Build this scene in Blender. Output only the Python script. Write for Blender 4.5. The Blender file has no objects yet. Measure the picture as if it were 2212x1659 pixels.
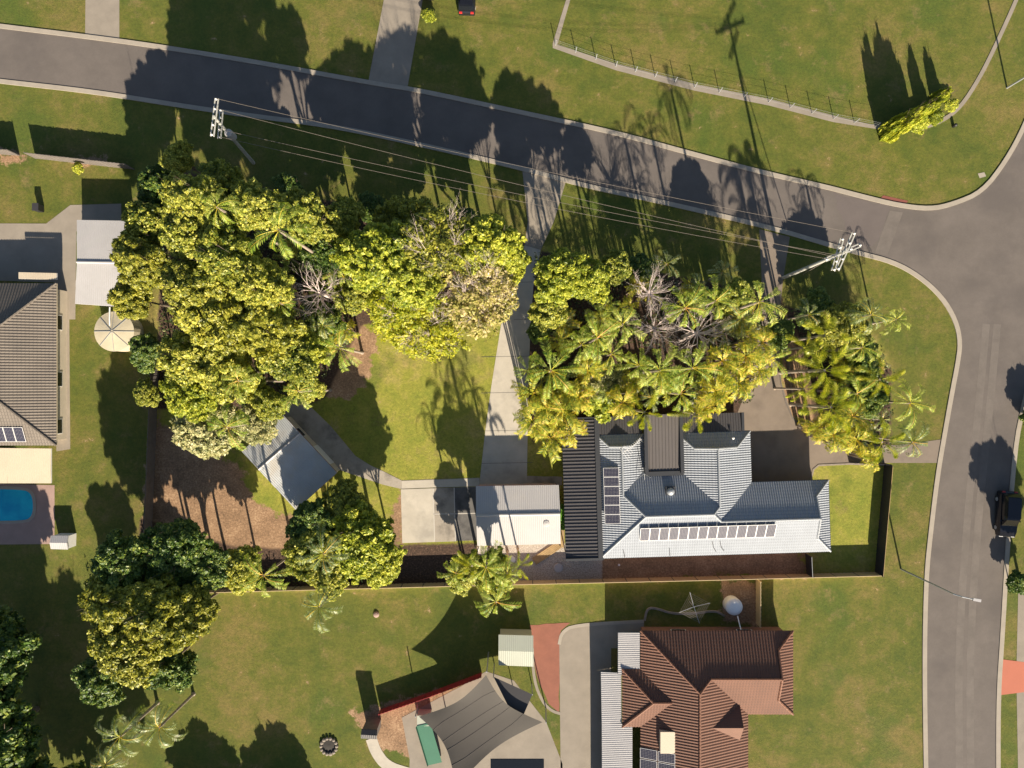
import bpy, bmesh, math, random
import numpy as np
from mathutils import Vector, Matrix
from mathutils.geometry import tessellate_polygon
R = math.radians
S = bpy.context.scene
COL = S.collection
# ---------------------------------------------------------------- camera, sky, sun
H = 76.7
cam = bpy.data.cameras.new('camera'); co = bpy.data.objects.new('camera', cam); COL.objects.link(co)
co.location = (0, 0, H); co.rotation_euler = (0, 0, 0)
cam.sensor_width = 36; cam.lens = 36 * H / 110.6; cam.clip_end = 2000; cam.clip_start = 1
S.camera = co
SUN_DIR = Vector((0.21, -0.978, 0.50)).normalized()      # towards the sun
w = bpy.data.worlds.new('World'); S.world = w; w.use_nodes = True
nt = w.node_tree; nt.nodes.clear()
sky = nt.nodes.new('ShaderNodeTexSky'); sky.sky_type = 'NISHITA'; sky.sun_disc = False
sky.sun_elevation = math.asin(SUN_DIR.z); sky.sun_rotation = math.atan2(SUN_DIR.x, SUN_DIR.y)
bg = nt.nodes.new('ShaderNodeBackground'); bg.inputs[1].default_value = 0.052
ow = nt.nodes.new('ShaderNodeOutputWorld')
nt.links.new(sky.outputs[0], bg.inputs[0]); nt.links.new(bg.outputs[0], ow.inputs[0])
sl = bpy.data.lights.new('sun', 'SUN'); sl.energy = 5.0; sl.angle = R(0.5); sl.color = (1, 0.87, 0.69)
so = bpy.data.objects.new('sun', sl); COL.objects.link(so)
so.rotation_euler = (-SUN_DIR).to_track_quat('-Z', 'Y').to_euler()
S.view_settings.view_transform = 'Standard'; S.view_settings.look = 'None'
S.view_settings.exposure = 1.2; S.view_settings.gamma = 1
S.render.engine = 'CYCLES'; S.render.resolution_x = 1024; S.render.resolution_y = 768

rnd = random.Random(7)
def W(fx, fy, z=0.0):
    k = (H - z) / H / 20
    return Vector(((fx - 1106) * k, -(fy - 829.5) * k, z))
# ---------------------------------------------------------------- helpers
class MB:
    def __init__(s): s.v = []; s.f = []; s.uv = None
    def poly(s, pts):
        i = len(s.v); s.v += [tuple(p) for p in pts]; s.f.append(tuple(range(i, i + len(pts)))); return s
    def quad(s, a, b, c, d): return s.poly((a, b, c, d))
    def box(s, x0, y0, z0, x1, y1, z1, M=None):
        P = [Vector(p) for p in ((x0,y0,z0),(x1,y0,z0),(x1,y1,z0),(x0,y1,z0),(x0,y0,z1),(x1,y0,z1),(x1,y1,z1),(x0,y1,z1))]
        if M is not None: P = [M @ p for p in P]
        i = len(s.v); s.v += [tuple(p) for p in P]
        s.f += [tuple(i + j for j in q) for q in ((0,3,2,1),(4,5,6,7),(0,1,5,4),(1,2,6,5),(2,3,7,6),(3,0,4,7))]
        return s
    def tube(s, pts, rad, n=6, cap=True):
        pts = [Vector(p) for p in pts]; m = len(pts)
        if not hasattr(rad, '__len__'): rad = [rad] * m
        i0 = len(s.v); prev = None
        for j, p in enumerate(pts):
            d = (pts[min(j + 1, m - 1)] - pts[max(j - 1, 0)])
            d = d.normalized() if d.length > 1e-6 else Vector((0, 0, 1))
            a = d.orthogonal().normalized() if prev is None else (prev - d * prev.dot(d)).normalized()
            prev = a; b = d.cross(a)
            for k in range(n):
                t = 2 * math.pi * k / n
                s.v.append(tuple(p + (a * math.cos(t) + b * math.sin(t)) * rad[j]))
        for j in range(m - 1):
            for k in range(n):
                q = i0 + j * n; s.f.append((q + k, q + (k + 1) % n, q + n + (k + 1) % n, q + n + k))
        if cap:
            s.f.append(tuple(i0 + n - 1 - k for k in range(n))); s.f.append(tuple(i0 + (m - 1) * n + k for k in range(n)))
        return s
    def lathe(s, c, prof, n=24):
        c = Vector(c); i0 = len(s.v)
        for r, z in prof:
            for k in range(n):
                t = 2 * math.pi * k / n; s.v.append((c.x + r * math.cos(t), c.y + r * math.sin(t), c.z + z))
        for j in range(len(prof) - 1):
            for k in range(n):
                q = i0 + j * n; s.f.append((q + k, q + (k + 1) % n, q + n + (k + 1) % n, q + n + k))
        s.f.append(tuple(i0 + (len(prof) - 1) * n + k for k in range(n)))
        return s
    def sheet(s, pts):                      # possibly concave polygon, one level
        i = len(s.v); s.v += [tuple(p) for p in pts]
        for t in tessellate_polygon([[Vector(p) for p in pts]]):
            a, b, c = [Vector(pts[k]) for k in t]
            if (b - a).cross(c - a).z < 0: t = (t[0], t[2], t[1])
            s.f.append(tuple(i + k for k in t))
        return s
    def wallring(s, pts, z0, z1):
        n = len(pts)
        for i in range(n):
            a, b = pts[i], pts[(i + 1) % n]
            s.quad((a[0], a[1], z0), (b[0], b[1], z0), (b[0], b[1], z1), (a[0], a[1], z1))
        return s
    def mesh(s, name, m=None, smooth=False):
        me = bpy.data.meshes.new(name); me.from_pydata(s.v, [], s.f)
        if m: me.materials.append(m)
        if smooth: me.polygons.foreach_set('use_smooth', [True] * len(me.polygons))
        me.update(); return me
    def build(s, name, m, parent=None, smooth=False):
        o = bpy.data.objects.new(name, s.mesh(name, m, smooth)); COL.objects.link(o)
        if parent is not None:
            o.parent = parent; o.matrix_parent_inverse = parent.matrix_basis.inverted()
        return o
def tag(o, label=None, cat=None, group=None, kind=None):
    if label: o['label'] = label
    if cat: o['category'] = cat
    if group: o['group'] = group
    if kind: o['kind'] = kind
    return o
def thing(name, label, cat, loc, group=None, rz=0):
    o = bpy.data.objects.new(name, None); COL.objects.link(o); o.empty_display_size = .2
    o.location = loc; o.rotation_euler = (0, 0, rz)
    bpy.context.view_layer.update() if False else None
    return tag(o, label, cat, group)
def struct(name, mb, m, label=None):
    o = mb.build(name, m); tag(o, label, None, None, 'structure'); return o

# ---------------------------------------------------------------- materials
def new(name):
    m = bpy.data.materials.new(name); m.use_nodes = True; t = m.node_tree
    return m, t, t.nodes['Principled BSDF']
def N(t, k, **kw):
    n = t.nodes.new(k)
    for a, b in kw.items(): setattr(n, a, b)
    return n
def noise(t, vec, scale, detail=4, rough=.6):
    n = N(t, 'ShaderNodeTexNoise'); n.inputs['Scale'].default_value = scale; n.inputs['Detail'].default_value = detail
    n.inputs['Roughness'].default_value = rough; t.links.new(vec, n.inputs['Vector']); return n.outputs['Fac']
def ramp(t, fac, stops):
    r = N(t, 'ShaderNodeValToRGB'); e = r.color_ramp.elements
    while len(e) < len(stops): e.new(.5)
    for q, (p, c) in zip(e, stops): q.position = p; q.color = (*c, 1)
    t.links.new(fac, r.inputs[0]); return r.outputs[0]
def mixc(t, fac, a, b, mode='MIX'):
    m = N(t, 'ShaderNodeMix', data_type='RGBA', blend_type=mode)
    for s, v in ((0, fac), (6, a), (7, b)):
        if hasattr(v, 'is_linked') or hasattr(v, 'node'): t.links.new(v, m.inputs[s])
        else: m.inputs[s].default_value = v if s == 0 else (*v, 1)
    return m.outputs[2]
def mth(t, op, a, b=0.0, c=None, clamp=False):
    m = N(t, 'ShaderNodeMath', operation=op); m.use_clamp = clamp
    for i, v in enumerate((a, b) if c is None else (a, b, c)):
        if hasattr(v, 'node'): t.links.new(v, m.inputs[i])
        else: m.inputs[i].default_value = v
    return m.outputs[0]
def bump(t, p, h, strength=.4, dist=.05):
    b = N(t, 'ShaderNodeBump'); b.inputs['Strength'].default_value = strength; b.inputs['Distance'].default_value = dist
    t.links.new(h, b.inputs['Height']); t.links.new(b.outputs[0], p.inputs['Normal']); return b
def sc(c, k): return tuple(min(1, x * k) for x in c)
def surf(name, c, rough=.8, var=.22, scale=.6, fine=6, bmp=.3, metal=0, stain=None):
    m, t, p = new(name); g = N(t, 'ShaderNodeNewGeometry').outputs['Position']
    a = noise(t, g, scale, 6, .65); b = noise(t, g, fine, 4, .7)
    base = ramp(t, a, ((.3, sc(c, 1 - var)), (.7, sc(c, 1 + var))))
    base = mixc(t, mth(t, 'MULTIPLY', b, .5), base, sc(c, 1 - 1.6 * var))
    if stain:
        s = ramp(t, noise(t, g, stain[1], 5, .6), ((.5, (0, 0, 0)), (.68, (1, 1, 1))))
        base = mixc(t, mth(t, 'MULTIPLY', s, stain[2]), base, stain[0])
    t.links.new(base, p.inputs['Base Color']); p.inputs['Roughness'].default_value = rough; p.inputs['Metallic'].default_value = metal
    bump(t, p, b, bmp, .02); return m
def leafm(name, stops, trans=.25, rough=.5, nscale=.5, gain=1.5):
    m, t, p = new(name); geo = N(t, 'ShaderNodeNewGeometry'); oi = N(t, 'ShaderNodeObjectInfo')
    f = mth(t, 'MULTIPLY', geo.outputs['Random Per Island'], .65)
    f = mth(t, 'ADD', f, mth(t, 'MULTIPLY', noise(t, geo.outputs['Position'], nscale, 3, .6), .55))
    f = mth(t, 'ADD', f, mth(t, 'MULTIPLY', mth(t, 'SUBTRACT', oi.outputs['Random'], .5), .18))
    c = ramp(t, mth(t, 'SUBTRACT', f, .06), [(p_, sc(c_, gain)) for p_, c_ in stops])
    t.links.new(c, p.inputs['Base Color']); p.inputs['Roughness'].default_value = rough
    tr = N(t, 'ShaderNodeBsdfTranslucent'); t.links.new(mixc(t, 1.0, c, (1.0, 1.0, .35), 'MULTIPLY'), tr.inputs[0])
    mx = N(t, 'ShaderNodeMixShader'); mx.inputs[0].default_value = trans
    t.links.new(p.outputs[0], mx.inputs[1]); t.links.new(tr.outputs[0], mx.inputs[2])
    t.links.new(mx.outputs[0], t.nodes['Material Output'].inputs[0]); return m
M = {}
M['conc'] = surf('concrete', (.47, .43, .36), .9, .14, .5, 9, .25, stain=((.22, .205, .18), .35, .5))
M['conc2'] = surf('weathered_concrete', (.36, .32, .265), .9, .2, .7, 9, .3, stain=((.14, .125, .105), .5, .8))
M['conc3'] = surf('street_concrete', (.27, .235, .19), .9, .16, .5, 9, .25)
M['conc_dark'] = surf('dark_mottled_concrete', (.13, .125, .12), .85, .3, .9, 7, .3, stain=((.04, .04, .042), .6, .8))
M['slabline'] = surf('slab_joint', (.5, .47, .42), .9, .05)
M['asph'] = surf('asphalt', (.135, .116, .103), .9, .17, .35, 5, .35, stain=((.09, .078, .072), .16, .6))
M['asph2'] = surf('drive_asphalt', (.21, .17, .135), .9, .12, .5, 10, .3, stain=((.13, .105, .085), .4, .6))
M['track'] = surf('worn_asphalt', (.150, .130, .115), .9, .2, .5, 10, .3)
M['kerb'] = surf('kerb_concrete', (.34, .30, .245), .9, .12, .8, 8, .2)
M['patch'] = surf('road_patch', (.125, .105, .098), .9, .1, .4, 12, .3)
M['white_metal'] = surf('white_roof_metal', (.47, .455, .45), .42, .05, .5, 5, .1, stain=((.5, .47, .43), .4, .5))
M['grey_metal'] = surf('galvanised_roof', (.44, .46, .47), .45, .14, .6, 6, .1, stain=((.42, .36, .27), .45, .5))
M['dark_metal'] = surf('charcoal_roof_metal', (.068, .064, .066), .42, .1, .5, 5, .1)
M['dark_metal2'] = surf('grey_brown_roof_metal', (.105, .094, .09), .42, .06, .5, 5, .05)
M['flash'] = surf('dark_flashing', (.038, .04, .045), .45, .08)
M['cream_metal'] = surf('cream_roof_metal', (.56, .48, .36), .5, .06)
M['pale_metal'] = surf('pale_grey_roof_metal', (.42, .41, .41), .5, .08, .4)
M['green_metal'] = surf('pale_green_roof_metal', (.38, .40, .33), .5, .05)
M['red'] = surf('red_trim', (.33, .03, .035), .5, .1)
M['render'] = surf('cream_wall', (.55, .48, .38), .9, .08, .8)
M['brick'] = surf('red_brick_wall', (.24, .12, .08), .9, .2, 3)
M['pinkwall'] = surf('pinkish_wall', (.5, .36, .3), .9, .08)
M['white'] = surf('white_paint', (.75, .74, .72), .5, .05)
M['grey'] = surf('grey_paint', (.3, .31, .32), .6, .1)
M['steel'] = surf('galvanised_steel', (.38, .40, .42), .45, .08, metal=.4)
M['black'] = surf('black_plastic', (.015, .015, .017), .5, .1)
M['timber'] = surf('weathered_timber', (.15, .13, .115), .9, .25, 1.5, 8, .4)
M['plank'] = surf('tan_timber', (.36, .25, .12), .85, .2, 2, 8, .4)
M['fence_cream'] = surf('cream_steel_fence', (.55, .43, .24), .6, .06)
M['fence_dark'] = surf('dark_steel_fence', (.035, .033, .036), .6, .1)
M['pole'] = surf('pale_timber_pole', (.42, .42, .38), .8, .15)
M['wire'] = surf('pale_cable', (.20, .17, .14), .5, .05)
M['trunk'] = surf('grey_bark', (.16, .125, .09), .95, .3, 4, 12, .6)
M['palmtrunk'] = surf('pale_ringed_bark', (.34, .28, .22), .9, .2, 5, 12, .5)
M['deadwood'] = surf('bleached_wood', (.62, .52, .48), .8, .15, 3, 9, .3)
M['rust'] = surf('rusty_fascia', (.22, .07, .05), .8, .2)
M['paver_red'] = surf('red_paving', (.26, .10, .065), .9, .15, .8, 8, .3)
M['paver_pink'] = surf('pink_paving', (.34, .235, .20), .9, .12, .8, 8, .3)
M['salmon'] = surf('salmon_driveway', (.43, .14, .085), .85, .06, .4, 9, .2)
M['tankc'] = surf('cream_tank_roof', (.50, .44, .31), .6, .12, .8)
M['sail'] = surf('shade_cloth', (.065, .058, .05), .85, .06, .5, 20, .2)
M['greenplas'] = surf('green_slide_plastic', (.015, .10, .06), .8, .08)
M['blueplas'] = surf('blue_sheet', (.03, .12, .22), .5, .1)
M['rock'] = surf('stone', (.27, .23, .19), .9, .25, 3)
M['ash'] = surf('ash', (.05, .045, .04), .95, .3, 3)
M['cloth'] = surf('pale_green_mesh', (.17, .20, .15), .8, .2, 3)
M['orange_tile'] = surf('terracotta_tile', (.145, .064, .038), .75, .14, .5, 5, .2)
M['grey_tile'] = surf('grey_concrete_tile', (.30, .325, .36), .5, .1, .6, 7, .15)
M['ridge'] = surf('ridge_cap_tile', (.33, .35, .37), .6, .08, 1)
M['brown_tile'] = surf('brown_grey_tile', (.16, .135, .11), .75, .14, .4, 4, .2, stain=((.11, .095, .08), .3, .6))
M['carpaint'] = surf('black_car_paint', (.012, .013, .018), .18, .05)
M['glassdark'] = surf('dark_car_glass', (.01, .012, .015), .06, .02)
M['redlight'] = surf('red_tail_lamp', (.5, .03, .03), .3, .05)
M['tyre'] = surf('rubber', (.02, .02, .02), .9, .1)
def water():
    m, t, p = new('pool_water'); g = N(t, 'ShaderNodeNewGeometry').outputs['Position']
    t.links.new(ramp(t, noise(t, g, .5, 3), ((.35, (.0, .30, .50)), (.7, (.01, .48, .62)))), p.inputs['Base Color'])
    p.inputs['Roughness'].default_value = .08; bump(t, p, noise(t, g, 3, 2), .15, .05); return m
M['water'] = water()
def solar():
    m, t, p = new('solar_cells'); uv = N(t, 'ShaderNodeUVMap').outputs[0]
    sp = N(t, 'ShaderNodeSeparateXYZ'); t.links.new(uv, sp.inputs[0])
    def cell(o, n):
        q = mth(t, 'FRACT', mth(t, 'MULTIPLY', o, n)); return mth(t, 'ABSOLUTE', mth(t, 'SUBTRACT', q, .5))
    a, b = cell(sp.outputs[0], 6), cell(sp.outputs[1], 10)
    d = mth(t, 'GREATER_THAN', mth(t, 'ADD', a, b), .84)
    ln = mth(t, 'GREATER_THAN', mth(t, 'MAXIMUM', a, b), .475)
    f = mth(t, 'MAXIMUM', d, mth(t, 'MULTIPLY', ln, .3))
    t.links.new(mixc(t, f, (.02, .022, .045), (.42, .40, .40)), p.inputs['Base Color'])
    p.inputs['Specular IOR Level'].default_value = .25; p.inputs['Roughness'].default_value = .55; return m
M['solar'] = solar()
Y = (.0, .0, .0)
M['leaf_green'] = leafm('leaves_mid_green', ((.1, (.03, .065, .010)), (.5, (.17, .19, .017)), (.9, (.46, .43, .075))), .28)
M['leaf_yellow'] = leafm('leaves_yellow_green', ((.1, (.06, .10, .010)), (.5, (.21, .245, .018)), (.9, (.48, .46, .06))), .32)
M['leaf_olive'] = leafm('leaves_olive', ((.1, (.045, .065, .010)), (.5, (.175, .182, .016)), (.9, (.40, .37, .055))), .28)
M['leaf_dark'] = leafm('leaves_dark_green', ((.1, (.015, .04, .007)), (.55, (.05, .095, .012)), (.95, (.22, .25, .04))), .22)
M['leaf_greyg'] = leafm('leaves_grey_green', ((.1, (.07, .09, .035)), (.5, (.20, .21, .08)), (.9, (.40, .36, .17))), .25)
M['leaf_lime'] = leafm('leaves_lime', ((.1, (.10, .15, .01)), (.5, (.28, .30, .015)), (.9, (.45, .42, .04))), .4)
M['leaf_autumn'] = leafm('leaves_turning', ((.1, (.12, .13, .025)), (.45, (.32, .29, .07)), (.75, (.42, .34, .16)), (.95, (.46, .40, .33))), .3)
M['leaf_bright'] = leafm('leaves_bright_green', ((.1, (.03, .11, .01)), (.5, (.09, .26, .02)), (.9, (.26, .42, .06))), .3)
M['fr_green'] = leafm('fronds_green', ((.1, (.05, .12, .012)), (.5, (.21, .29, .025)), (.9, (.50, .50, .14))), .38, .5)
M['fr_gold'] = leafm('fronds_golden', ((.05, (.06, .12, .012)), (.42, (.24, .27, .02)), (.75, (.48, .40, .04)), (.97, (.55, .34, .10))), .35, .5)
M['fr_fox'] = leafm('fronds_foxtail', ((.1, (.07, .12, .01)), (.5, (.26, .30, .02)), (.85, (.50, .46, .06)), (.98, (.5, .34, .10))), .35, .4)
M['fr_grey'] = leafm('fronds_grey_green', ((.1, (.05, .09, .03)), (.5, (.15, .2, .06)), (.9, (.38, .38, .22))), .3, .4)
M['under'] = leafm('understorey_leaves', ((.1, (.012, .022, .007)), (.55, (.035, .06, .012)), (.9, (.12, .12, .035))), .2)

# ---------------------------------------------------------------- ground
def sdist(P, poly):                       # signed distance (+inside) of points to polygon
    poly = np.array(poly); n = len(poly); d = np.full(len(P), 1e9); ins = np.zeros(len(P), bool)
    for i in range(n):
        a = poly[i]; b = poly[(i + 1) % n]; e = b - a; q = P - a
        t = np.clip((q @ e) / max(e @ e, 1e-9), 0, 1); r = q - t[:, None] * e
        d = np.minimum(d, np.hypot(r[:, 0], r[:, 1]))
        c = ((a[1] > P[:, 1]) != (b[1] > P[:, 1])) & (P[:, 0] < (b[0] - a[0]) * (P[:, 1] - a[1]) / ((b[1] - a[1]) or 1e-9) + a[0])
        ins ^= c
    return np.where(ins, d, -d)
def F2(pts): return [tuple(W(*p)[:2]) for p in pts]
xs = np.concatenate([[-420, -250, -150, -90, -70], np.arange(-60, 60.01, .4), [70, 90, 150, 250, 420]])
ys = np.concatenate([[-420, -250, -150, -90, -60], np.arange(-45, 45.01, .4), [60, 90, 150, 250, 420]])
gx, gy = np.meshgrid(xs, ys); P = np.stack([gx.ravel(), gy.ravel()], 1)
lot = [(356,362),(1135,522),(1805,660),(1865,705),(1900,740),(1925,797),(1925,1000),(1903,1242),(303,1284)]
dirt = [[(333,900),(420,960),(520,1010),(548,1080),(600,1110),(650,1105),(640,1200),(560,1200),(440,1200),(310,1120)],
        [(1290,1195),(1740,1190),(1740,1245),(1290,1250)], [(760,690),(815,720),(800,800),(760,860),(700,850),(700,760)],
        [(848,1100),(872,1060),(872,1180),(840,1200),(800,1230)], [(1200,700),(1660,700),(1640,830),(1200,830)],
        [(1700,690),(1740,720),(1770,900),(1720,920),(1690,850)],[(160,340),(225,340),(225,352),(160,352)],
        [(0,328),(60,335),(60,350),(0,350)],[(760,1540),(1040,1470),(1040,1500),(900,1640),(800,1600)],
        [(1565,1255),(1633,1255),(1633,1345),(1560,1345)]]
mulch = [[(356,362),(1135,522),(1110,700),(780,700),(700,860),(600,900),(335,880)], [(840,1178),(1030,1175),(1025,1262),(830,1265)],
         [(1150,540),(1690,640),(1690,760),(1640,900),(1215,905),(1150,960),(1140,800)], [(1690,660),(1850,700),(1925,800),(1925,985),(1770,950),(1740,800)],
         [(303,1120),(500,1180),(760,1200),(830,1265),(303,1284)]]
gravel = [[(1028,1180),(1225,1175),(1225,1205),(1300,1207),(1300,1252),(1020,1258)]]
def mask(polys, soft=.6):
    r = np.zeros(len(P))
    for p in polys: r = np.maximum(r, np.clip(.5 + sdist(P, F2(p)) / (2 * soft), 0, 1))
    return r
cols = np.stack([mask(dirt, .8), mask(mulch, .7), mask(gravel, .4), mask([lot], .3)], 1).astype(np.float32)
nx, ny = len(xs), len(ys)
idx = np.arange(nx * ny).reshape(ny, nx)
fc = np.stack([idx[:-1, :-1], idx[:-1, 1:], idx[1:, 1:], idx[1:, :-1]], -1).reshape(-1, 4)
me = bpy.data.meshes.new('ground'); V3 = np.zeros((len(P), 3)); V3[:, :2] = P
me.from_pydata(V3.tolist(), [], fc.tolist())
at = me.color_attributes.new('soil', 'FLOAT_COLOR', 'POINT'); at.data.foreach_set('color', cols.ravel())
go = bpy.data.objects.new('ground', me); COL.objects.link(go); tag(go, kind='structure')
def groundmat():
    m, t, p = new('grass_and_soil'); g = N(t, 'ShaderNodeNewGeometry').outputs['Position']
    at = N(t, 'ShaderNodeAttribute', attribute_name='soil'); sp = N(t, 'ShaderNodeSeparateColor'); t.links.new(at.outputs['Color'], sp.inputs[0])
    big = noise(t, g, .09, 4, .6); mid = noise(t, g, .6, 5, .65); fin = noise(t, g, 5, 5, .75); tiny = noise(t, g, 16, 3, .8)
    f = mth(t, 'ADD', mth(t, 'MULTIPLY', big, .55), mth(t, 'MULTIPLY', mid, .45))
    out = ramp(t, f, ((.38, (.068, .098, .008)), (.5, (.12, .13, .015)), (.62, (.205, .158, .045))))
    inn = ramp(t, f, ((.36, (.19, .235, .025)), (.5, (.31, .305, .045)), (.65, (.44, .34, .12))))
    grass = mixc(t, at.outputs['Alpha'], out, inn)
    tn2 = mth(t, 'ADD', mth(t, 'MULTIPLY', tiny, .5), mth(t, 'MULTIPLY', noise(t, g, 3.2, 5, .8), .5))
    lush = ramp(t, noise(t, g, .16, 3, .5), ((.56, (0, 0, 0)), (.66, (1, 1, 1))))
    grass = mixc(t, mth(t, 'MULTIPLY', lush, .55), grass, (.055, .105, .008))
    dry = ramp(t, noise(t, g, .33, 5, .75), ((.57, (0, 0, 0)), (.7, (1, 1, 1))))
    grass = mixc(t, mth(t, 'MULTIPLY', dry, .6), grass, (.27, .185, .085))
    spk = ramp(t, tn2, ((.38, (.45, .5, .45)), (.62, (1.35, 1.3, 1.25))))
    grass = mixc(t, .9, grass, spk, 'MULTIPLY')
    grass = mixc(t, mth(t, 'MULTIPLY', fin, .35), grass, sc((.08, .09, .015), 1))
    def wgt(o, k=1.3):                      # irregular edges
        q = mth(t, 'ADD', o, mth(t, 'MULTIPLY', mth(t, 'SUBTRACT', mid, .5), k))
        q = mth(t, 'ADD', q, mth(t, 'MULTIPLY', mth(t, 'SUBTRACT', fin, .5), .5))
        return mth(t, 'MULTIPLY', mth(t, 'SUBTRACT', q, .35), 5, clamp=True)
    d = ramp(t, mth(t, 'ADD', mth(t, 'MULTIPLY', fin, .6), mth(t, 'MULTIPLY', mid, .4)), ((.33, (.10, .065, .038)), (.52, (.30, .185, .105)), (.68, (.52, .36, .22))))
    mu = ramp(t, fin, ((.35, (.028, .018, .012)), (.55, (.085, .05, .032)), (.7, (.21, .13, .085))))
    gr = ramp(t, noise(t, g, 7, 4, .9), ((.35, (.17, .15, .125)), (.5, (.40, .36, .31)), (.65, (.62, .57, .5))))
    c = mixc(t, wgt(sp.outputs[0], 2.1), grass, d); c = mixc(t, wgt(sp.outputs[1], .5), c, mu); c = mixc(t, wgt(sp.outputs[2], .4), c, gr)
    t.links.new(c, p.inputs['Base Color']); p.inputs['Roughness'].default_value = .95
    bump(t, p, mth(t, 'ADD', tiny, mth(t, 'MULTIPLY', fin, 1.2)), .55, .08); return m
me.materials.append(groundmat())

def sheetF(name, pts, z, m, label=None, wob=0.0):
    q = []
    n = len(pts)
    for i in range(n):
        a = W(*pts[i]); b = W(*pts[(i + 1) % n]); L = (b - a).length; k = max(1, int(L / .8)) if wob else 1
        for j in range(k):
            p = a.lerp(b, j / k)
            if wob and j: p += Vector((rnd.uniform(-wob, wob), rnd.uniform(-wob, wob), 0))
            q.append((p.x, p.y, z))
    return struct(name, MB().sheet(q), m, label)
def smooth(pts, it=2):
    for _ in range(it):
        q = [pts[0]]
        for a, b in zip(pts, pts[1:]):
            q += [(a[0]*.75 + b[0]*.25, a[1]*.75 + b[1]*.25), (a[0]*.25 + b[0]*.75, a[1]*.25 + b[1]*.75)]
        q.append(pts[-1]); pts = q
    return pts
north = smooth([(-900,-40),(-300,18),(0,57),(175,78),(325,98),(553,134),(803,180),(903,195),(1106,239),(1331,287),(1481,329),(1659,376),(1784,404),(1859,424),(1940,444),(2009,452),(2059,441),(2121,415),(2171,350),(2212,275),(2260,150),(2310,-20),(2360,-200),(2460,-700)])
south = smooth([(-900,80),(-300,140),(0,176),(200,198),(400,230),(553,252),(703,270),(866,303),(1106,358),(1281,406),(1406,431),(1659,490),(1784,527),(1859,548),(1929,566),(1984,596),(2034,641),(2064,692),(2074,740),(2067,790),(2059,830),(2041,930),(2024,1030),(2009,1155),(2000,1244),(1996,1419),(1999,1659),(2010,2100),(2040,2800)])
east = smooth([(2660,-700),(2480,50),(2380,300),(2290,580),(2240,750),(2212,867),(2191,967),(2174,1205),(2164,1380),(2156,1494),(2155,1659),(2160,2100),(2180,2800)])
roadp = [(-900, -40)] + north[1:] + east + list(reversed(south))
sheetF('road', roadp, .03, M['asph'])
def strip(name, pts, z0, z1, wd, m, off=0.0, obj=True, parent=None):
    mb = MB(); q = [W(*p) for p in pts]; A = []; B = []
    for i, p in enumerate(q):
        d = (q[min(i + 1, len(q) - 1)] - q[max(i - 1, 0)]); d.z = 0; d.normalize(); n = Vector((-d.y, d.x, 0))
        A.append(p + n * (off + wd / 2)); B.append(p + n * (off - wd / 2))
    for i in range(len(q) - 1):
        a, b, c, d = A[i], A[i + 1], B[i + 1], B[i]
        t = lambda v, z: (v.x, v.y, z)
        mb.quad(t(d, z1), t(c, z1), t(b, z1), t(a, z1)); mb.quad(t(a, z0), t(a, z1), t(b, z1), t(b, z0)); mb.quad(t(d, z0), t(c, z0), t(c, z1), t(d, z1))
    if obj: return struct(name, mb, m)
    return mb
strip('kerb', north, 0, .10, .48, M['kerb']); strip('kerb', south, 0, .10, .48, M['kerb']); strip('kerb', east, 0, .10, .48, M['kerb'])
sheetF('road_joint', [(1922,455),(1950,459),(1916,552),(1890,545)], .036, M['track'])
sheetF('crossing_painted_shade', [(1128,364),(1224,386),(1196,480),(1168,540),(1133,530),(1140,480)], .024, M['conc3'])  # tree shade painted as a darker concrete sheet over the driveway's street end
sheetF('road_patch', [(1800,415),(1925,446),(1895,520),(1845,540)], .034, M['patch'], wob=.25)
for k, x in enumerate((2070, 2094)):      # worn wheel tracks
    strip('wheel_track', smooth([(x+60,700),(x+42,900),(x+20,1100),(x,1400),(x+2,1659),(x+8,2000)]), .03, .034, .8, M['track'])
for F_, nm in () and (([(300,130),(330,133),(328,150),(298,146)],0),([(1500,350),(1560,368),(1556,380),(1498,362)],0),([(2085,1330),(2110,1330),(2112,1400),(2087,1402)],0),([(2030,560),(2062,575),(2052,600),(2024,586)],0)):
    sheetF('road_patch', F_, .035, M['patch'], wob=.12)
# driveways, slabs, paths
sheetF('driveway', [(187,-200),(258,-200),(258,92),(184,80)], .018, M['conc3'])
sheetF('driveway', [(843,-300),(925,-300),(913,0),(879,196),(795,180),(831,-10)], .018, M['conc3'])
sheetF('driveway', [(1128,362),(1224,384),(1196,480),(1168,540),(1152,620),(1145,727),(1141,850),(1138,1046),(1037,1046),(1037,1032),(1049,925),(1062,830),(1083,697),(1115,600),(1133,530),(1140,480)], .018, M['conc'])
sheetF('driveway', [(1640,495),(1706,512),(1692,600),(1682,700),(1686,820),(1712,900),(1752,938),(1840,958),(1935,962),(2042,948),(2030,1000),(1925,1000),(1834,1001),(1766,1004),(1755,1020),(1740,1060),(1600,1060),(1590,900),(1628,800),(1640,700),(1645,600)], .018, M['asph2'])
sheetF('path', [(650,858),(716,922),(768,985),(800,1005),(826,1017),(868,1038),(1036,1032),(1037,1050),(980,1051),(866,1056),(828,1047),(736,1016),(700,1005),(612,905),(600,870)], .022, M['conc2'])
sheetF('path', [(868,1039),(1036,1033),(1036,1050),(868,1055)], .027, M['conc'])
sheetF('slab', [(866,1057),(981,1053),(984,1169),(869,1173)], .034, M['conc'])
sheetF('slab', [(936,1054.5),(1034,1051),(1034,1167),(939,1170)], .038, M['conc2'])
sheetF('slab', [(982,1053),(1034,1051.5),(1034,1166.5),(984,1168.5)], .042, M['conc_dark'])  # right part of the slab, darker and mottled
mb = MB()
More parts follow.
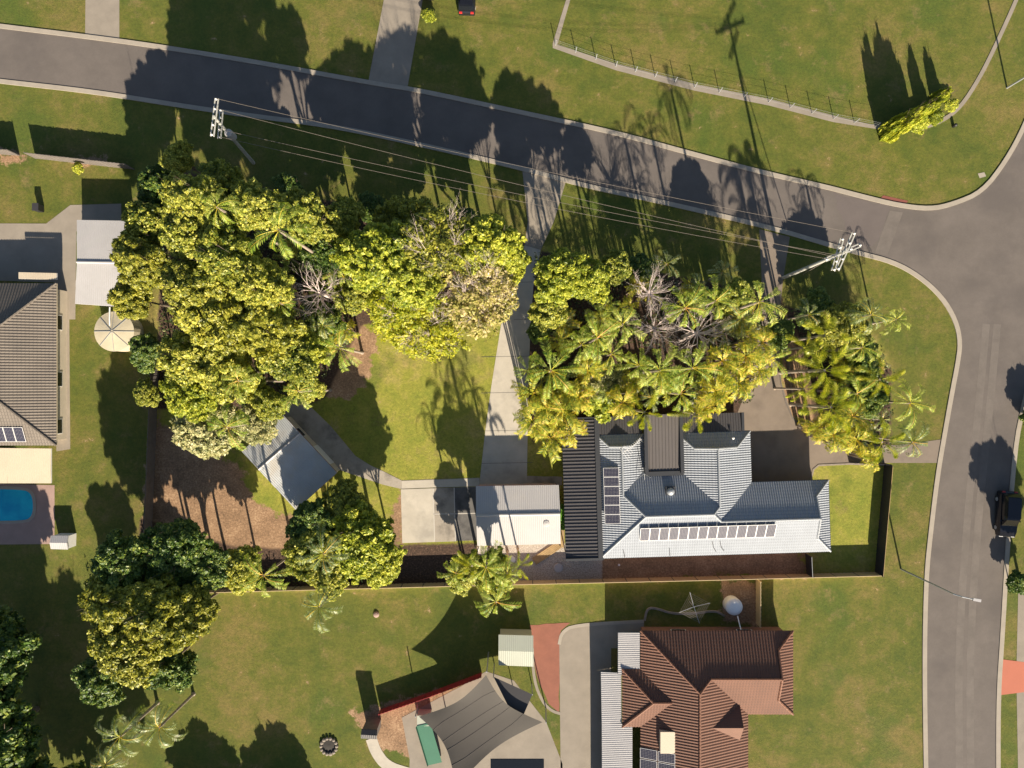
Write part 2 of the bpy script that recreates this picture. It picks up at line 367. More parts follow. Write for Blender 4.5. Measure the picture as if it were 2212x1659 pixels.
for a, b in (((981,1053),(984,1169)), ((936,1110.5),(1032,1108.5)), ((936,1055),(939,1170))):
    p, q = W(*a), W(*b); d = (q - p).normalized(); n = Vector((-d.y, d.x, 0)) * .045
    mb.quad(*[(v.x, v.y, .048) for v in (p - n, q - n, q + n, p + n)])
struct('slab_joint', mb, M['slabline'])
mb = MB()
for y in (610, 690, 770, 848, 930, 1000):      # driveway joints
    a = W(1040, y + 1); b = W(1150, y - 1)
    if y < 700: a = W(1110, y)
    mb.quad((a.x, a.y - .02, .024), (b.x, b.y - .02, .024), (b.x, b.y + .02, .024), (a.x, a.y + .02, .024))
struct('driveway_joint', mb, M['conc_dark'])
sheetF('path', [(1138,1028),(1214,1030),(1214,1048),(1138,1048)], .016, M['conc2'], wob=.06)
strip('kerb', [(1751,1037),(1757,1014),(1768,1005),(1834,1002),(1909,1004)], 0, .06, .18, M['rock'])
strip('kerb', [(1683,790),(1687,830),(1697,870),(1713,905),(1733,930)], 0, .07, .12, M['timber'])
# west neighbour paving
sheetF('patio', [(-200,482),(100,483),(152,443),(262,440),(262,490),(165,500),(163,690),(118,690),(118,610),(-200,600)], .018, M['conc3'])
sheetF('patio', [(118,690),(150,690),(152,970),(122,975)], .02, M['conc3'])
sheetF('patio', [(-200,1040),(118,1048),(118,1175),(-200,1178)], .018, M['paver_pink'])
# south neighbours
sheetF('driveway', [(1208,1384),(1216,1362),(1246,1352),(1391,1344),(1391,1400),(1320,1400),(1320,2100),(1208,2100),(1211,1659)], .018, M['conc3'])
sheetF('patio', [(1144,1350),(1232,1345),(1212,1362),(1208,1384),(1208,1540),(1185,1520),(1160,1460),(1150,1400)], .015, M['paver_red'], wob=.08)
strip('path', smooth([(1150,1400),(1153,1470),(1172,1517),(1192,1536),(1212,1542)]), 0, .03, .3, M['conc3'])
strip('path', smooth([(1208,1392),(1213,1366),(1240,1350),(1391,1342)]), 0, .035, .35, M['kerb'])
strip('path', smooth([(802,1595),(812,1625),(835,1655),(880,1670),(960,1690)]), 0, .03, 1.2, M['conc'])
sheetF('patio', [(868,1550),(1000,1480),(1050,1450),(1110,1470),(1180,1560),(1215,1650),(1215,2000),(880,2000),(885,1640)], .018, M['conc3'])
sheetF('driveway', [(2156,1423),(2212,1430),(2500,1440),(2500,1485),(2212,1495),(2156,1502)], .02, M['salmon'])
sheetF('path', [(2200,1250),(2260,1250),(2260,2000),(2205,2000),(2196,1500),(2196,1423)], .016, M['conc3'])
# field path / plinth strips to the north
sheetF('path', [(1241,-60),(1249,-60),(1204,97),(1330,138),(1500,182),(1660,214),(1800,250),(1880,269),(1990,270),(1990,278),(1900,280),(1800,264),(1660,228),(1500,196),(1330,152),(1194,104),(1194,94)], .03, M['conc3'])
strip('path', smooth([(1990,277),(2035,262),(2075,232),(2115,170),(2150,100),(2200,-10),(2240,-120)]), 0, .05, .42, M['conc3'])

# ---------------------------------------------------------------- sheet roofing as real corrugations
def rib_sheet(mb, poly, udir, pitch, amp, kind='wave'):
    """flat 3-D polygon -> corrugated surface; udir = direction across the ribs"""
    poly = [Vector(p) for p in poly]
    n = Vector((0, 0, 0))
    for i in range(len(poly)): n += (poly[i] - poly[0]).cross(poly[(i + 1) % len(poly)] - poly[0])
    n.normalize()
    if n.z < 0: n = -n; poly.reverse()
    u = Vector(udir); u = (u - n * u.dot(n)).normalized()
    b = bmesh.new(); vs = [b.verts.new(p) for p in poly]; b.faces.new(vs)
    us = [p.dot(u) for p in poly]; lo, hi = min(us), max(us)
    offs = (0, .25, .5, .75) if kind == 'wave' else (0, .08, .22, .30)
    k0 = math.floor(lo / pitch); k = k0
    while k * pitch < hi + pitch:
        for f in offs:
            c = (k + f) * pitch
            if lo + 1e-4 < c < hi - 1e-4:
                bmesh.ops.bisect_plane(b, geom=b.verts[:] + b.edges[:] + b.faces[:], plane_co=u * c, plane_no=u)
        k += 1
    i0 = len(mb.v); b.verts.index_update()
    for v in b.verts:
        f = (v.co.dot(u) / pitch) % 1.0
        if kind == 'wave': h = amp * (.5 + .5 * math.cos(2 * math.pi * f))
        else: h = amp if (.079 < f < .221) else 0
        mb.v.append(tuple(v.co + n * h))
    for f in b.faces: mb.f.append(tuple(i0 + v.index for v in f.verts))
    b.free()
def fascia(mb, pts, d, out=.0, closed=True):
    pts = [Vector(p) for p in pts]; n = len(pts)
    for i in range(n if closed else n - 1):
        a, b = pts[i], pts[(i + 1) % n]; mb.quad(a, b, b - Vector((0, 0, d)), a - Vector((0, 0, d)))
def cap(mb, a, b, r=.13, lift=.06):
    a = Vector(a) + Vector((0, 0, lift)); b = Vector(b) + Vector((0, 0, lift)); L = (b - a).length; k = max(1, int(L / .4))
    for j in range(k):
        p, q = a.lerp(b, j / k), a.lerp(b, (j + 1) / k); mb.tube([p, q], [r, r * .85], 6)
# --------------------------------------------- main house (local frame a east, b south)
th = math.atan2(15, 497); ct, st = math.cos(th), math.sin(th)
def HL(a, b, z): return Vector((a * ct + b * st, -(-a * st + b * ct), z))
UA = HL(1, 0, 0); UB = HL(0, 1, 0)
house = thing('brick_house', 'large grey tiled house with charcoal verandah roofs and two rows of solar panels', 'house', HL(20, 12, 0))
e = 2.6
p = dict(SW=(8.65,18.46,e), SE=(32.69,18.46,e), NE=(32.69,11.01,e), Q=(31.1,16.87,3.236), Pp=(31.1,12.6,3.236), D=(31.1,14.735,4.09), C=(20.95,14.735,4.09), B=(20.14,13.91,4.42), A=(13.2,13.91,4.42),
  vE=(24.67,11.01,e), N1=(24.67,5.65,e), Nw=(17.03,5.65,e), P2=(18.63,7.25,3.24), Q2=(23.07,7.25,3.24), G=(20.85,7.25,4.128), Gs=(20.85,13.18,4.128), vW=(17.03,9.36,e), vL=(13.55,9.36,e), J=(11.1,11.81,3.58),
  w1=(8.65,5.6,e), w2=(13.55,5.6,e), P3=(9.85,6.8,3.08), Q3=(12.35,6.8,3.08), G3=(11.1,6.8,3.58))
p = {k: HL(*v) for k, v in p.items()}
mb = MB()
for names, u in ((('SW','SE','Q','D','C','B','A'), UA), (('NE','SE','Q','Pp'), UB), (('vE','NE','Pp','D','C'), UA), (('N1','vE','C','B','Gs','G','Q2'), UB), (('Nw','N1','Q2','P2'), UA),
                 (('Nw','P2','G','Gs','vW'), UB), (('vL','vW','Gs','B','A','J'), UA), (('w1','w2','Q3','P3'), UA), (('w1','P3','G3','J','A','SW'), UB), (('w2','Q3','G3','J','vL'), UB)):
    rib_sheet(mb, [p[n] for n in names], u, .24, .05)
def tilemat(base, name):
    m = base.copy(); m.name = name; t = m.node_tree; pr = t.nodes['Principled BSDF']
    g = N(t, 'ShaderNodeNewGeometry').outputs['Position']; nv = N(t, 'ShaderNodeNewGeometry').outputs['True Normal']
    s = N(t, 'ShaderNodeSeparateXYZ'); t.links.new(g, s.inputs[0])
    q = mth(t, 'FRACT', mth(t, 'MULTIPLY', s.outputs[2], 1 / .13))       # courses step down the slope with height
    bl = N(t, 'ShaderNodeBump'); bl.inputs['Strength'].default_value = .5; bl.inputs['Distance'].default_value = .03
    t.links.new(mth(t, 'POWER', q, .5), bl.inputs['Height']); t.links.new(bl.outputs[0], pr.inputs['Normal'])
    old = pr.inputs['Base Color'].links[0].from_socket
    dk = mth(t, 'LESS_THAN', q, .10)
    t.links.new(mixc(t, mth(t, 'MULTIPLY', dk, .55), old, (.03, .03, .035)), pr.inputs['Base Color']); return m
M['grey_tile'] = tilemat(M['grey_tile'], 'grey_tile_courses'); M['orange_tile'] = tilemat(M['orange_tile'], 'terracotta_courses'); M['brown_tile'] = tilemat(M['brown_tile'], 'brown_courses')
roof = mb.build('roof', M['grey_tile'], house)
mb = MB()
for a, b in (('A','B'),('SW','A'),('B','C'),('C','D'),('Q','SE'),('Pp','NE'),('D','Pp'),('D','Q'),('B','Gs'),('Gs','G'),('G','P2'),('G','Q2'),('P2','Nw'),('Q2','N1'),('A','J'),('J','G3'),('G3','P3'),('G3','Q3'),('P3','w1'),('Q3','w2'),('P2','Q2'),('P3','Q3'),('Pp','Q')):
    cap(mb, p[a], p[b], .12 if (a, b) not in (('P2','Q2'),('P3','Q3'),('Pp','Q')) else .05)
c_ = mb.build('ridge_cap', M['ridge'], None); c_.parent = roof; c_.matrix_parent_inverse = roof.matrix_basis.inverted()
mb = MB()
for tri in ('Pp Q D', 'P2 Q2 G', 'P3 Q3 G3'): MB().poly([p[k] for k in tri.split()]).build('gable', M['white'], house)
mb = MB()
for a, b in (('SW','SE'),('SE','NE'),('NE','vE'),('vE','N1'),('N1','Nw'),('w1','w2'),('w1','SW')):
    A, B = p[a], p[b]; d = (B - A).normalized(); n = Vector((d.y, -d.x, 0))
    if (A + n - HL(19, 12.5, e)).length < (A - HL(19, 12.5, e)).length and a not in ('NE', 'vE'): n = -n
    mid = (A + B) / 2
    mb.box(0, -.06, -.16, (B - A).length, .06, -.01, Matrix.Translation(A) @ Matrix(((d.x, -d.y, 0, 0), (d.y, d.x, 0, 0), (0, 0, 1, 0), (0, 0, 0, 1))))
mb.build('gutter', M['flash'], house)
wp = [(9.2,18.0),(32.2,18.0),(32.2,11.5),(24.2,11.5),(24.2,6.1),(17.5,6.1),(17.5,9.8),(13.1,9.8),(13.1,6.1),(9.2,6.1)]
wl = MB().wallring([HL(a, b, 0)[:2] for a, b in wp], 0, 2.55).build('wall', M['brick'], house)
mb = MB(); mb.sheet([HL(a, b, 2.5) for a, b in [(8.7,18.4),(32.6,18.4),(32.6,11.05),(24.6,11.05),(24.6,5.7),(17.1,5.7),(17.1,9.4),(13.5,9.4),(13.5,5.65),(8.7,5.65)]]); mb.build('soffit', M['white'], house)
def windows(par, spots, wd=1.6, z0=.9, z1=2.1):
    for (x, y, dx, dy) in spots:               # centre on wall and direction along wall (unit)
        fr = MB(); Mx = Matrix(((dx, -dy, 0, x), (dy, dx, 0, y), (0, 0, 1, 0), (0, 0, 0, 1)))
        fr.box(-wd/2, -.05, z0, wd/2, .05, z1, Mx); f = fr.build('window', M['white'], par)
        g = MB().box(-wd/2+.07, -.058, z0+.07, wd/2-.07, .058, z1-.07, Mx).build('pane', M['glassdark'], None); g.parent = f; g.matrix_parent_inverse = f.matrix_basis.inverted()
sp = []
for a in (11, 14.5, 18, 22, 26, 30): q = HL(a, 18.0, 0); sp.append((q.x, q.y, UA.x, UA.y))
for a, b in ((20.8, 6.1), (27, 11.5), (30.3, 11.5), (15.3, 9.8), (11.2, 6.1)): q = HL(a, b, 0); sp.append((q.x, q.y, UA.x, UA.y))
for b in (14.5,): q = HL(32.2, b, 0); sp.append((q.x, q.y, UB.x, UB.y))
windows(house, sp)
def metalroof(par, poly, u, m, pitch, amp, name='roof', mfas=None, d=.16, kind='trap'):
    mb = MB(); rib_sheet(mb, poly, u, pitch, amp, kind); r = mb.build(name, m, par)
    mb = MB(); fascia(mb, [Vector(q) - Vector((0, 0, .01)) for q in poly], d); f = mb.build('fascia', mfas or M['flash'], None); f.parent = r; f.matrix_parent_inverse = r.matrix_basis.inverted()
    return r
r1 = metalroof(house, [HL(5.06,3.8,2.62), HL(8.5,3.8,2.78), HL(8.5,18.42,2.78), HL(5.06,18.42,2.62)], UB, M['dark_metal'], .36, .085, 'verandah_roof')
r2 = metalroof(house, [HL(8.75,3.7,2.5), HL(13.4,3.7,2.5), HL(13.4,5.55,2.68), HL(8.75,5.55,2.68)], UA, M['dark_metal'], .27, .05, 'verandah_roof')
r2 = metalroof(house, [HL(17.45,3.7,2.5), HL(24.0,3.7,2.5), HL(24.0,5.6,2.68), HL(17.45,5.6,2.68)], UA, M['dark_metal'], .27, .05, 'verandah_roof')
r3 = metalroof(house, [HL(13.5,3.6,3.55), HL(17.4,3.6,3.55), HL(17.4,9.7,3.15), HL(13.5,9.7,3.15)], UA, M['dark_metal2'], .34, .05, 'verandah_roof', d=.45)
def flat(a0, b0, a1, b1, z, h=.05):
    mb = MB()
    q = [HL(a0,b0,z), HL(a1,b0,z), HL(a1,b1,z), HL(a0,b1,z)]
    for i in range(4): mb.quad(q[i], q[(i+1) % 4], q[(i+1) % 4] - Vector((0,0,h)), q[i] - Vector((0,0,h)))
    mb.poly([q[3], q[2], q[1], q[0]]); mb.build('flashing', M['flash'], house)
flat(8.44, 3.78, 8.92, 18.46, 2.93, .2); flat(5.0, 3.7, 8.92, 3.79, 2.95, .2)
flat(13.44, 3.6, 13.78, 9.75, 3.68, .3); flat(17.1, 3.6, 17.46, 9.75, 3.68, .3); flat(13.44, 9.5, 17.46, 9.95, 3.33, .2); flat(23.8, 3.68, 24.06, 5.62, 2.76, .1)
flat(5.0, 18.35, 8.95, 18.6, 2.9, .18)
for a, b in ((5.2,4.1),(5.2,8.8),(5.2,13.5),(5.2,18.2),(9.5,3.85),(13.6,3.75),(17.3,3.75),(20.5,3.85),(23.8,3.85)):
    q = HL(a, b, 0); MB().box(q.x-.05, q.y-.05, 0, q.x+.05, q.y+.05, 2.5 if not 13 < a < 18 else 3.3).build('verandah_post', M['flash'], house)
def solar_panel(par, c, u, v):                # corner, side vectors
    u = Vector(u); v = Vector(v); n = u.cross(v).normalized()
    if n.z < 0: n = -n
    mb = MB(); P0 = [c, c + u, c + u + v, c + v]
    lo = [q - n * .035 for q in P0]
    mb.poly(P0)
    for i in range(4): mb.quad(P0[i], lo[i], lo[(i+1) % 4], P0[(i+1) % 4])
    o = mb.build('solar_panel', M['white'], par)
    g = MB(); a = u * (.035 / u.length); b = v * (.035 / v.length); q = [c + a + b, c + u - a + b, c + u + v - a - b, c + v + a - b]
    g.poly([x + n * .004 for x in q]); ob = g.build('cells', M['solar'], None); ob.parent = o; ob.matrix_parent_inverse = o.matrix_basis.inverted()
    uvl = ob.data.uv_layers.new(name='UVMap')
    short = u.length < v.length
    for i, (x, y) in enumerate(((0,0),(1,0),(1,1),(0,1))): uvl.data[i].uv = (x, y) if short else (y, x)
z0w = 2.6 + .4 * (9.2 - 8.65)
for i in range(6):
    b = 8.95 + i * .965
    solar_panel(house, HL(9.15, b, 3.42), HL(10.72, b, 3.62) - HL(9.15, b, 3.42), HL(9.15, b + .94, 3.42) - HL(9.15, b, 3.42))
for i in range(14):
    a = 12.66 + i * .995
    zt = 2.6 + .4 * (18.46 - 15.1) + .42; zb = 2.6 + .4 * (18.46 - 16.58) + .12
    solar_panel(house, HL(a, 16.58, zb), HL(a + .965, 16.58, zb) - HL(a, 16.58, zb), HL(a, 15.12, zt) - HL(a, 16.58, zb))
mb = MB()                                     # roof vent dome
q = HL(15.98, 11.55, 2.6 + .4 * (11.55 - 9.36)); mb.lathe(q, [(.42, -.2), (.42, .1), (.4, .25), (.32, .38), (.18, .46), (.04, .5)], 18); mb.build('skylight', M['steel'], house, True)
mb = MB(); mb.box(q.x-.5, q.y-.5, q.z-.1, q.x+.5, q.y+.5, q.z+.16); mb.build('skylight_flashing', M['flash'], house)
mb = MB()                                     # aerial on the west wing ridge
q = HL(11.15, 6.95, 3.55); top = q + Vector((0, 0, 2.6)); mb.tube([q, top], .025, 6)
d = Vector((.8, .6, .05)).normalized(); n = Vector((-.6, .8, 0)).normalized(); mb.tube([top - d * .5, top + d * 1.9], .02, 5)
for k in range(9): c = top + d * (.1 + k * .21); mb.tube([c - n * .22, c + n * .22], .014, 4)
for k, L in ((-.4, 1.1), (-.15, .9), (.15, .75), (.4, .6)): c = top + d * k - Vector((0, 0, .12)); mb.tube([c - n * L, c + n * L * .6], .018, 4)
mb.build('antenna', M['white'], house)
mb = MB(); q = HL(13.3, 9.6, 2.75); t_ = q + Vector((0, 0, 4.2)); mb.tube([q, t_], .035, 6)
for dx, dy in ((-.8, .4), (.2, -.9), (-.9, -.9)): mb.tube([q + Vector((dx, dy, .1)), q + Vector((0, 0, 1.2))], .02, 4)
mb.build('antenna_mast', M['steel'], house)
def onS(a, b, h=0.06): return HL(a, b, 2.6 + .4 * (18.46 - b) + h)
for pts in (((11.0,17.5),(11.2,18.4)), ((15.8,17.5),(15.9,18.4)), ((20.2,16.9),(20.4,17.6),(20.7,18.1)), ((21.0,16.9),(21.2,17.6),(21.5,18.0))):
    MB().tube([onS(a, b) for a, b in pts], .03, 5).build('pipe', M['black'], house)
q = HL(22.7, 6.3, 2.6 + .4 * .65); MB().lathe(q, [(.07, 0), (.07, .35), (.13, .37), (.13, .45), (.02, .5)], 10).build('flue', M['white'], house)

# --------------------------------------------- garage
def gable(name, label, cat, F, z_e, z_r, u_ribs_along, m_roof, m_wall, ridge=None, pitch=.2, amp=.035, over=.25, mfas=None, rp=0.0, doors=()):
    """F = TL,TR,BR,BL eave corners (F px); ridge = two F points"""
    c = [W(x, y, z_e) for x, y in F]; r0, r1 = [W(x, y, z_r) for x, y in ridge]
    ctr = (c[0] + c[2]) / 2; t = thing(name, label, cat, (ctr.x, ctr.y, 0))
    u = (r1 - r0).normalized()
    mb = MB(); rib_sheet(mb, [c[0], c[1], r1, r0], u, pitch, amp, 'trap'); rib_sheet(mb, [r0, r1, c[2], c[3]], u, pitch, amp, 'trap')
    rf = mb.build('roof', m_roof, t)
    mb = MB(); mb.tube([r0 + Vector((0,0,.03)), r1 + Vector((0,0,.03))], .13, 6); o = mb.build('ridge_cap', m_roof, None); o.parent = rf; o.matrix_parent_inverse = rf.matrix_basis.inverted()
    mb = MB(); fascia(mb, [c[0], c[1], r1, c[2], c[3], r0], .2); mb.build('gutter', mfas or M['red'], t)
    wl = [ctr + (q - ctr) * (1 - over / (q - ctr).length * 1.2) for q in c]
    mb = MB(); mb.wallring([q[:2] for q in wl], 0, z_e - .05)
    g0 = ctr + (r0 - ctr) * .96; g1 = ctr + (r1 - ctr) * .96
    mb.poly([wl[0], wl[3], Vector((g0.x, g0.y, z_r - .08))]); mb.poly([wl[1], wl[2], Vector((g1.x, g1.y, z_r - .08))])
    mb.build('wall', m_wall, t); return t, wl
g, wl = gable('garage', 'white metal garage with red gutters between the concrete slab and the grey tiled house', 'garage', [(1028,1050),(1207,1047.5),(1211,1175),(1031,1179.5)], 2.6, 3.1, True, M['white_metal'], M['pinkwall'], [(1028.5,1113),(1210,1110)])
a, b = wl[0], wl[3]; mb = MB()
for k in (.08, .54): q0 = a.lerp(b, k); q1 = a.lerp(b, k + .38); mb.box(q0.x - .04, q1.y, .02, q0.x + .04, q0.y, 2.2)
mb.build('door', M['cream_metal'], g)
mb = MB(); c = W(1180.5, 1130.5, 3.0); mb.lathe(c - Vector((0,0,.2)), [(.34, 0), (.34, .18), (.3, .26), (.05, .3)], 20); mb.build('vent', M['white_metal'], g)
# --------------------------------------------- timber framed shed with grey iron roof
sh = thing('garden_shed', 'long grey iron roofed shed with rusty fascias and pale wall beside the curved path', 'shed', W(625, 1000))
def B4(a, b, k): return (a[0] + (b[0] - a[0]) * k, a[1] + (b[1] - a[1]) * k)
Wc, Sc, Ec, Nc = (522,975), (639,1102), (728,1021), (612,897)
pa, pb = B4(Wc, Sc, .31), B4(Nc, Ec, .31); ja, jb = B4(Wc, Sc, .62), B4(Nc, Ec, .62)
zz = dict(W=2.55, P=2.95, J=2.6, S=2.35)
u = (W(*pb) - W(*pa)).normalized()
mb = MB()
rib_sheet(mb, [W(*Wc, zz['W']), W(*Nc, zz['W']), W(*pb, zz['P']), W(*pa, zz['P'])], u, .2, .03, 'trap')
rib_sheet(mb, [W(*pa, zz['P']), W(*pb, zz['P']), W(*jb, zz['J']), W(*ja, zz['J'])], u, .2, .03, 'trap')
rib_sheet(mb, [W(*ja, zz['J'] - .05), W(*jb, zz['J'] - .05), W(*Ec, zz['S']), W(*Sc, zz['S'])], u, .2, .03, 'trap')
sr = mb.build('roof', M['grey_metal'], sh)
mb = MB(); mb.tube([W(*pa, zz['P'] + .03), W(*pb, zz['P'] + .03)], .12, 6); o = mb.build('ridge_cap', M['pale_metal'], None); o.parent = sr; o.matrix_parent_inverse = sr.matrix_basis.inverted()
mb = MB(); fascia(mb, [W(*Wc, 2.55), W(*pa, 2.95), W(*ja, 2.58), W(*Sc, 2.35), W(*Ec, 2.35), W(*jb, 2.58), W(*pb, 2.95), W(*Nc, 2.55)], .18); mb.build('fascia', M['rust'], sh)
cs = [W(*q, 2.4) for q in (Wc, Sc, Ec, Nc)]; ce = sum(cs, Vector()) / 4
cs = [ce + (q - ce) * .95 for q in cs]
MB().wallring([q[:2] for q in cs], 0, 2.33).build('wall', M['render'], sh)
mb = MB(); A, B = cs[2], cs[3]; d = (B - A).normalized(); Mx = Matrix(((d.x, -d.y, 0, A.x), (d.y, d.x, 0, A.y), (0, 0, 1, 0), (0, 0, 0, 1)))
mb.box(1.0, -.05, .02, 3.6, .05, 2.1, Mx); mb.build('door', M['white'], sh)
windows(sh, [(*A.lerp(B, .72)[:2], d.x, d.y)], 1.2)
# leaning drain pipe
tag(MB().tube([W(1038,1175,.05), W(1031,1195,.08), W(1029,1212,.05)], .05, 6).build('downpipe', M['white'], None), 'loose pale pipe lying on dark mulch below the dark concrete slab', 'pipe')
# --------------------------------------------- fences
def fence(label, pts, h, m, panel=2.4, mp=None, name='panel_fence', group=None, capm=None, th=.05, ribs=True):
    q = [W(*x) for x in pts]; t = thing(name, label, 'fence', q[0].copy(), group); mp = mp or m
    mb = MB(); posts = []
    for a, b in zip(q, q[1:]):
        L = (b - a).length; d = (b - a) / L; n = Vector((-d.y, d.x, 0)); k = max(1, round(L / panel))
        for j in range(k):
            s0, s1 = a.lerp(b, j / k), a.lerp(b, (j + 1) / k); posts.append(s0)
            w_ = (s1 - s0).length; r = max(2, int(w_ / .2)) if ribs else 1
            for i in range(r):
                x0 = s0 + d * (w_ * i / r + .0); x1 = s0 + d * (w_ * (i + 1) / r); o = n * (.012 if i % 2 else -.012)
                Mx = Matrix(((d.x, -d.y, 0, 0), (d.y, d.x, 0, 0), (0, 0, 1, 0), (0, 0, 0, 1))); Mx.translation = x0 + o
                mb.box(-.004, -th * .4, .0, w_ / r + .004, th * .4, h - rnd.uniform(0, .0 if m is not M['timber'] else .06), Mx)
    posts.append(q[-1]); mb.build('panel', m, t)
    for s in posts: MB().box(s.x - .045, s.y - .045, 0, s.x + .045, s.y + .045, h + .02).build('post', mp, t)
    mb = MB()
    for a, b in zip(q, q[1:]): mb.tube([a + Vector((0,0,h)), b + Vector((0,0,h))], .035, 4)
    if capm: mb.build('rail', capm, t)
    return t
fence('long cream steel panel fence along the southern boundary', [(303,1276),(640,1267),(1100,1255),(1500,1246),(1891,1236)], 1.5, M['fence_cream'], mp=M['timber'], capm=M['fence_cream'])
fence('dark charcoal steel fence east of the small front lawn', [(1890,1236),(1899,1130),(1906,1054),(1910,1003)], 1.75, M['fence_dark'], capm=M['plank'])
fence('dark steel gate fence along the south edge of the brown front driveway', [(1834,997),(1910,1001)], 1.5, M['fence_dark'])
fence('short dark fence joining the southeast house corner to the cream fence', [(1740,1196),(1742,1238)], 1.6, M['fence_dark'], capm=M['grey'])
fence('weathered grey paling fence along the western boundary', [(345,760),(338,905),(330,1110),(318,1276)], 1.8, M['timber'])
fence('tall dark timber fence at the northwest, left of its gateway', [(-200,318),(42,336)], 1.9, M['timber'])
fence('tall dark timber fence at the northwest, right of its gateway', [(78,342),(290,366)], 1.9, M['timber'])
fence('low dark timber rail fence beside the shaded driveway strip through the palms', [(1686,690),(1695,760),(1708,852)], .8, M['timber'], 2.0)
fence('cream fence running north from the terracotta house to the boundary fence', [(1633,1250),(1633,1345)], 1.5, M['fence_cream'])
fence('maroon screen fence slanting behind the shade sail', [(823,1532),(930,1495),(1040,1453)], 1.3, M['red'], ribs=True)
# wire fence along northern strip
t = thing('wire_fence', 'thin post and wire fence along the pale strip in the northern field', 'fence', W(1200, 100))
line = [(1200,98),(1330,144),(1500,189),(1660,221),(1800,257),(1890,274)]
q = [W(*x) for x in line]; ps = []
for a, b in zip(q, q[1:]):
    k = max(1, round((b - a).length / 2.4)); ps += [a.lerp(b, j / k) for j in range(k)]
ps.append(q[-1])
for s in ps: MB().tube([s, s + Vector((0, 0, 1.25))], .045, 6).build('post', M['grey'], t)
mb = MB()
for z in (.4, .8, 1.2): mb.tube([s + Vector((0, 0, z)) for s in ps], .008, 3)
mb.build('wire', M['steel'], t)
# ---------------------------------------------------------------- south terracotta house
oh = thing('terracotta_house', 'brown terracotta tiled house with white patio roofs south of the boundary', 'house', W(1540, 1500))
e = 2.6
def FW(x, y, z): return W(x, y, z)
nw = FW(1383.5,1367,e); ne = FW(1713,1362,e); se = FW(1714,1543,e)
yr = (ne.y + se.y) / 2; hs = (ne.y - se.y) / 2; zr = e + hs * .4
xe = ne.x; xw = nw.x
Rw = 3.2 + zr - e
# big N-S block: west eave xw, east eave xe2
xe2 = FW(1616, 1600, e).x; xm = (xw + xe2) / 2; hm = (xe2 - xw) / 2; zm = e + hm * .4; yb = FW(0, 2050, 0).y
n0 = ne.y
pts = {}
V_ = lambda x, y, z: Vector((x, y, z))
mb = MB()
mnw = V_(xw, n0, e); mne = V_(xe2, n0, e); apex = V_(xm, n0 - hm, zm)
# wing (east)
wD = V_(xe - 1.8, yr, zr); wP = V_(xe - 1.8, n0 - 1.8, e + .72); wQ = V_(xe - 1.8, yr - hs + 1.8, e + .72); ce_ = V_(xe, n0, e); cs_ = V_(xe, yr - hs, e)
wj = V_(xe2 - (zr - e) / .4, yr, zr)          # wing ridge meets the east slope of the main block
X = lambda y, z: V_(xe2, y, z)
hipE = V_(xe2 - hs, n0 - hs, zr)              # on the hip of main block
rib_sheet(mb, [mnw, V_(xw, yb, e), V_(xm, yb, zm), apex], (0, 1, 0), .3, .05)
rib_sheet(mb, [mnw, ce_, wP, wD, wj, apex] if abs(wj.x - hipE.x) < .01 else [mnw, ce_, wP, wD, hipE, apex], (1, 0, 0), .3, .05)
rib_sheet(mb, [ce_, cs_, wQ, wP], (0, 1, 0), .3, .05)
val = V_(xe2, yr - hs, e)
rib_sheet(mb, [cs_, val, hipE, wD, wQ], (1, 0, 0), .3, .05)
rib_sheet(mb, [apex, hipE, val, V_(xe2, yb, e), V_(xm, yb, zm)], (0, 1, 0), .3, .05)
# west projection hip
py = FW(0, 1518, 3.2).y; pw = FW(1344, 0, e).x; pn = FW(0, 1445, e).y; psn = FW(0, 1570, e).y; pc = (pn + psn) / 2; ph = (pn - psn) / 2
pz = e + ph * .4; pj = V_(xw + ph, pc, pz)
rib_sheet(mb, [V_(pw, pn, e), V_(xw, pn, e), pj, V_(pw + ph, pc, pz)], (1, 0, 0), .3, .05)
rib_sheet(mb, [V_(pw, psn, e), V_(xw, psn, e), pj, V_(pw + ph, pc, pz)], (1, 0, 0), .3, .05)
rib_sheet(mb, [V_(pw, psn, e), V_(pw, pn, e), V_(pw + ph, pc, pz)], (0, 1, 0), .3, .05)
# gablet on the east slope
gy = FW(0, 1570, 4).y; gx = xe2 - 1.0; gz = e + .4
gp = V_(gx, gy, gz + 1.3); gb = V_(gx - 1.3 / .4, gy, gz + 1.3)
mb.poly([V_(gx, gy + 1.9, gz), gp, gb]); mb.poly([V_(gx, gy - 1.9, gz), gb, gp]); mb.poly([V_(gx, gy - 1.9, gz), V_(gx, gy + 1.9, gz), gp])
orf = mb.build('roof', M['orange_tile'], oh)
M['oridge'] = surf('terracotta_ridge', (.19, .085, .05), .7, .1)
mb = MB()
for a, b in ((mnw, apex), (apex, V_(xm, yb, zm)), (apex, hipE), (hipE, wD), (wD, wP), (wD, wQ), (wP, ce_), (wQ, cs_)): cap(mb, a, b)
o = mb.build('ridge_cap', M['oridge'], None); o.parent = orf; o.matrix_parent_inverse = orf.matrix_basis.inverted()
mb = MB()
for a, b in ((V_(pw, pn, e), V_(pw + ph, pc, pz)), (V_(pw, psn, e), V_(pw + ph, pc, pz)), (V_(pw + ph, pc, pz), pj)): cap(mb, a, b)
o = mb.build('ridge_cap', M['oridge'], None); o.parent = orf; o.matrix_parent_inverse = orf.matrix_basis.inverted()
MB().poly([wP, wQ, wD]).build('gable', M['oridge'], oh)
MB().wallring([(xw+.5, n0-.5), (xe-.5, n0-.5), (xe-.5, yr-hs+.5), (xe2-.5, yr-hs+.5), (xe2-.5, yb), (xw+.5, yb)], 0, 2.55).build('wall', M['brick'], oh)
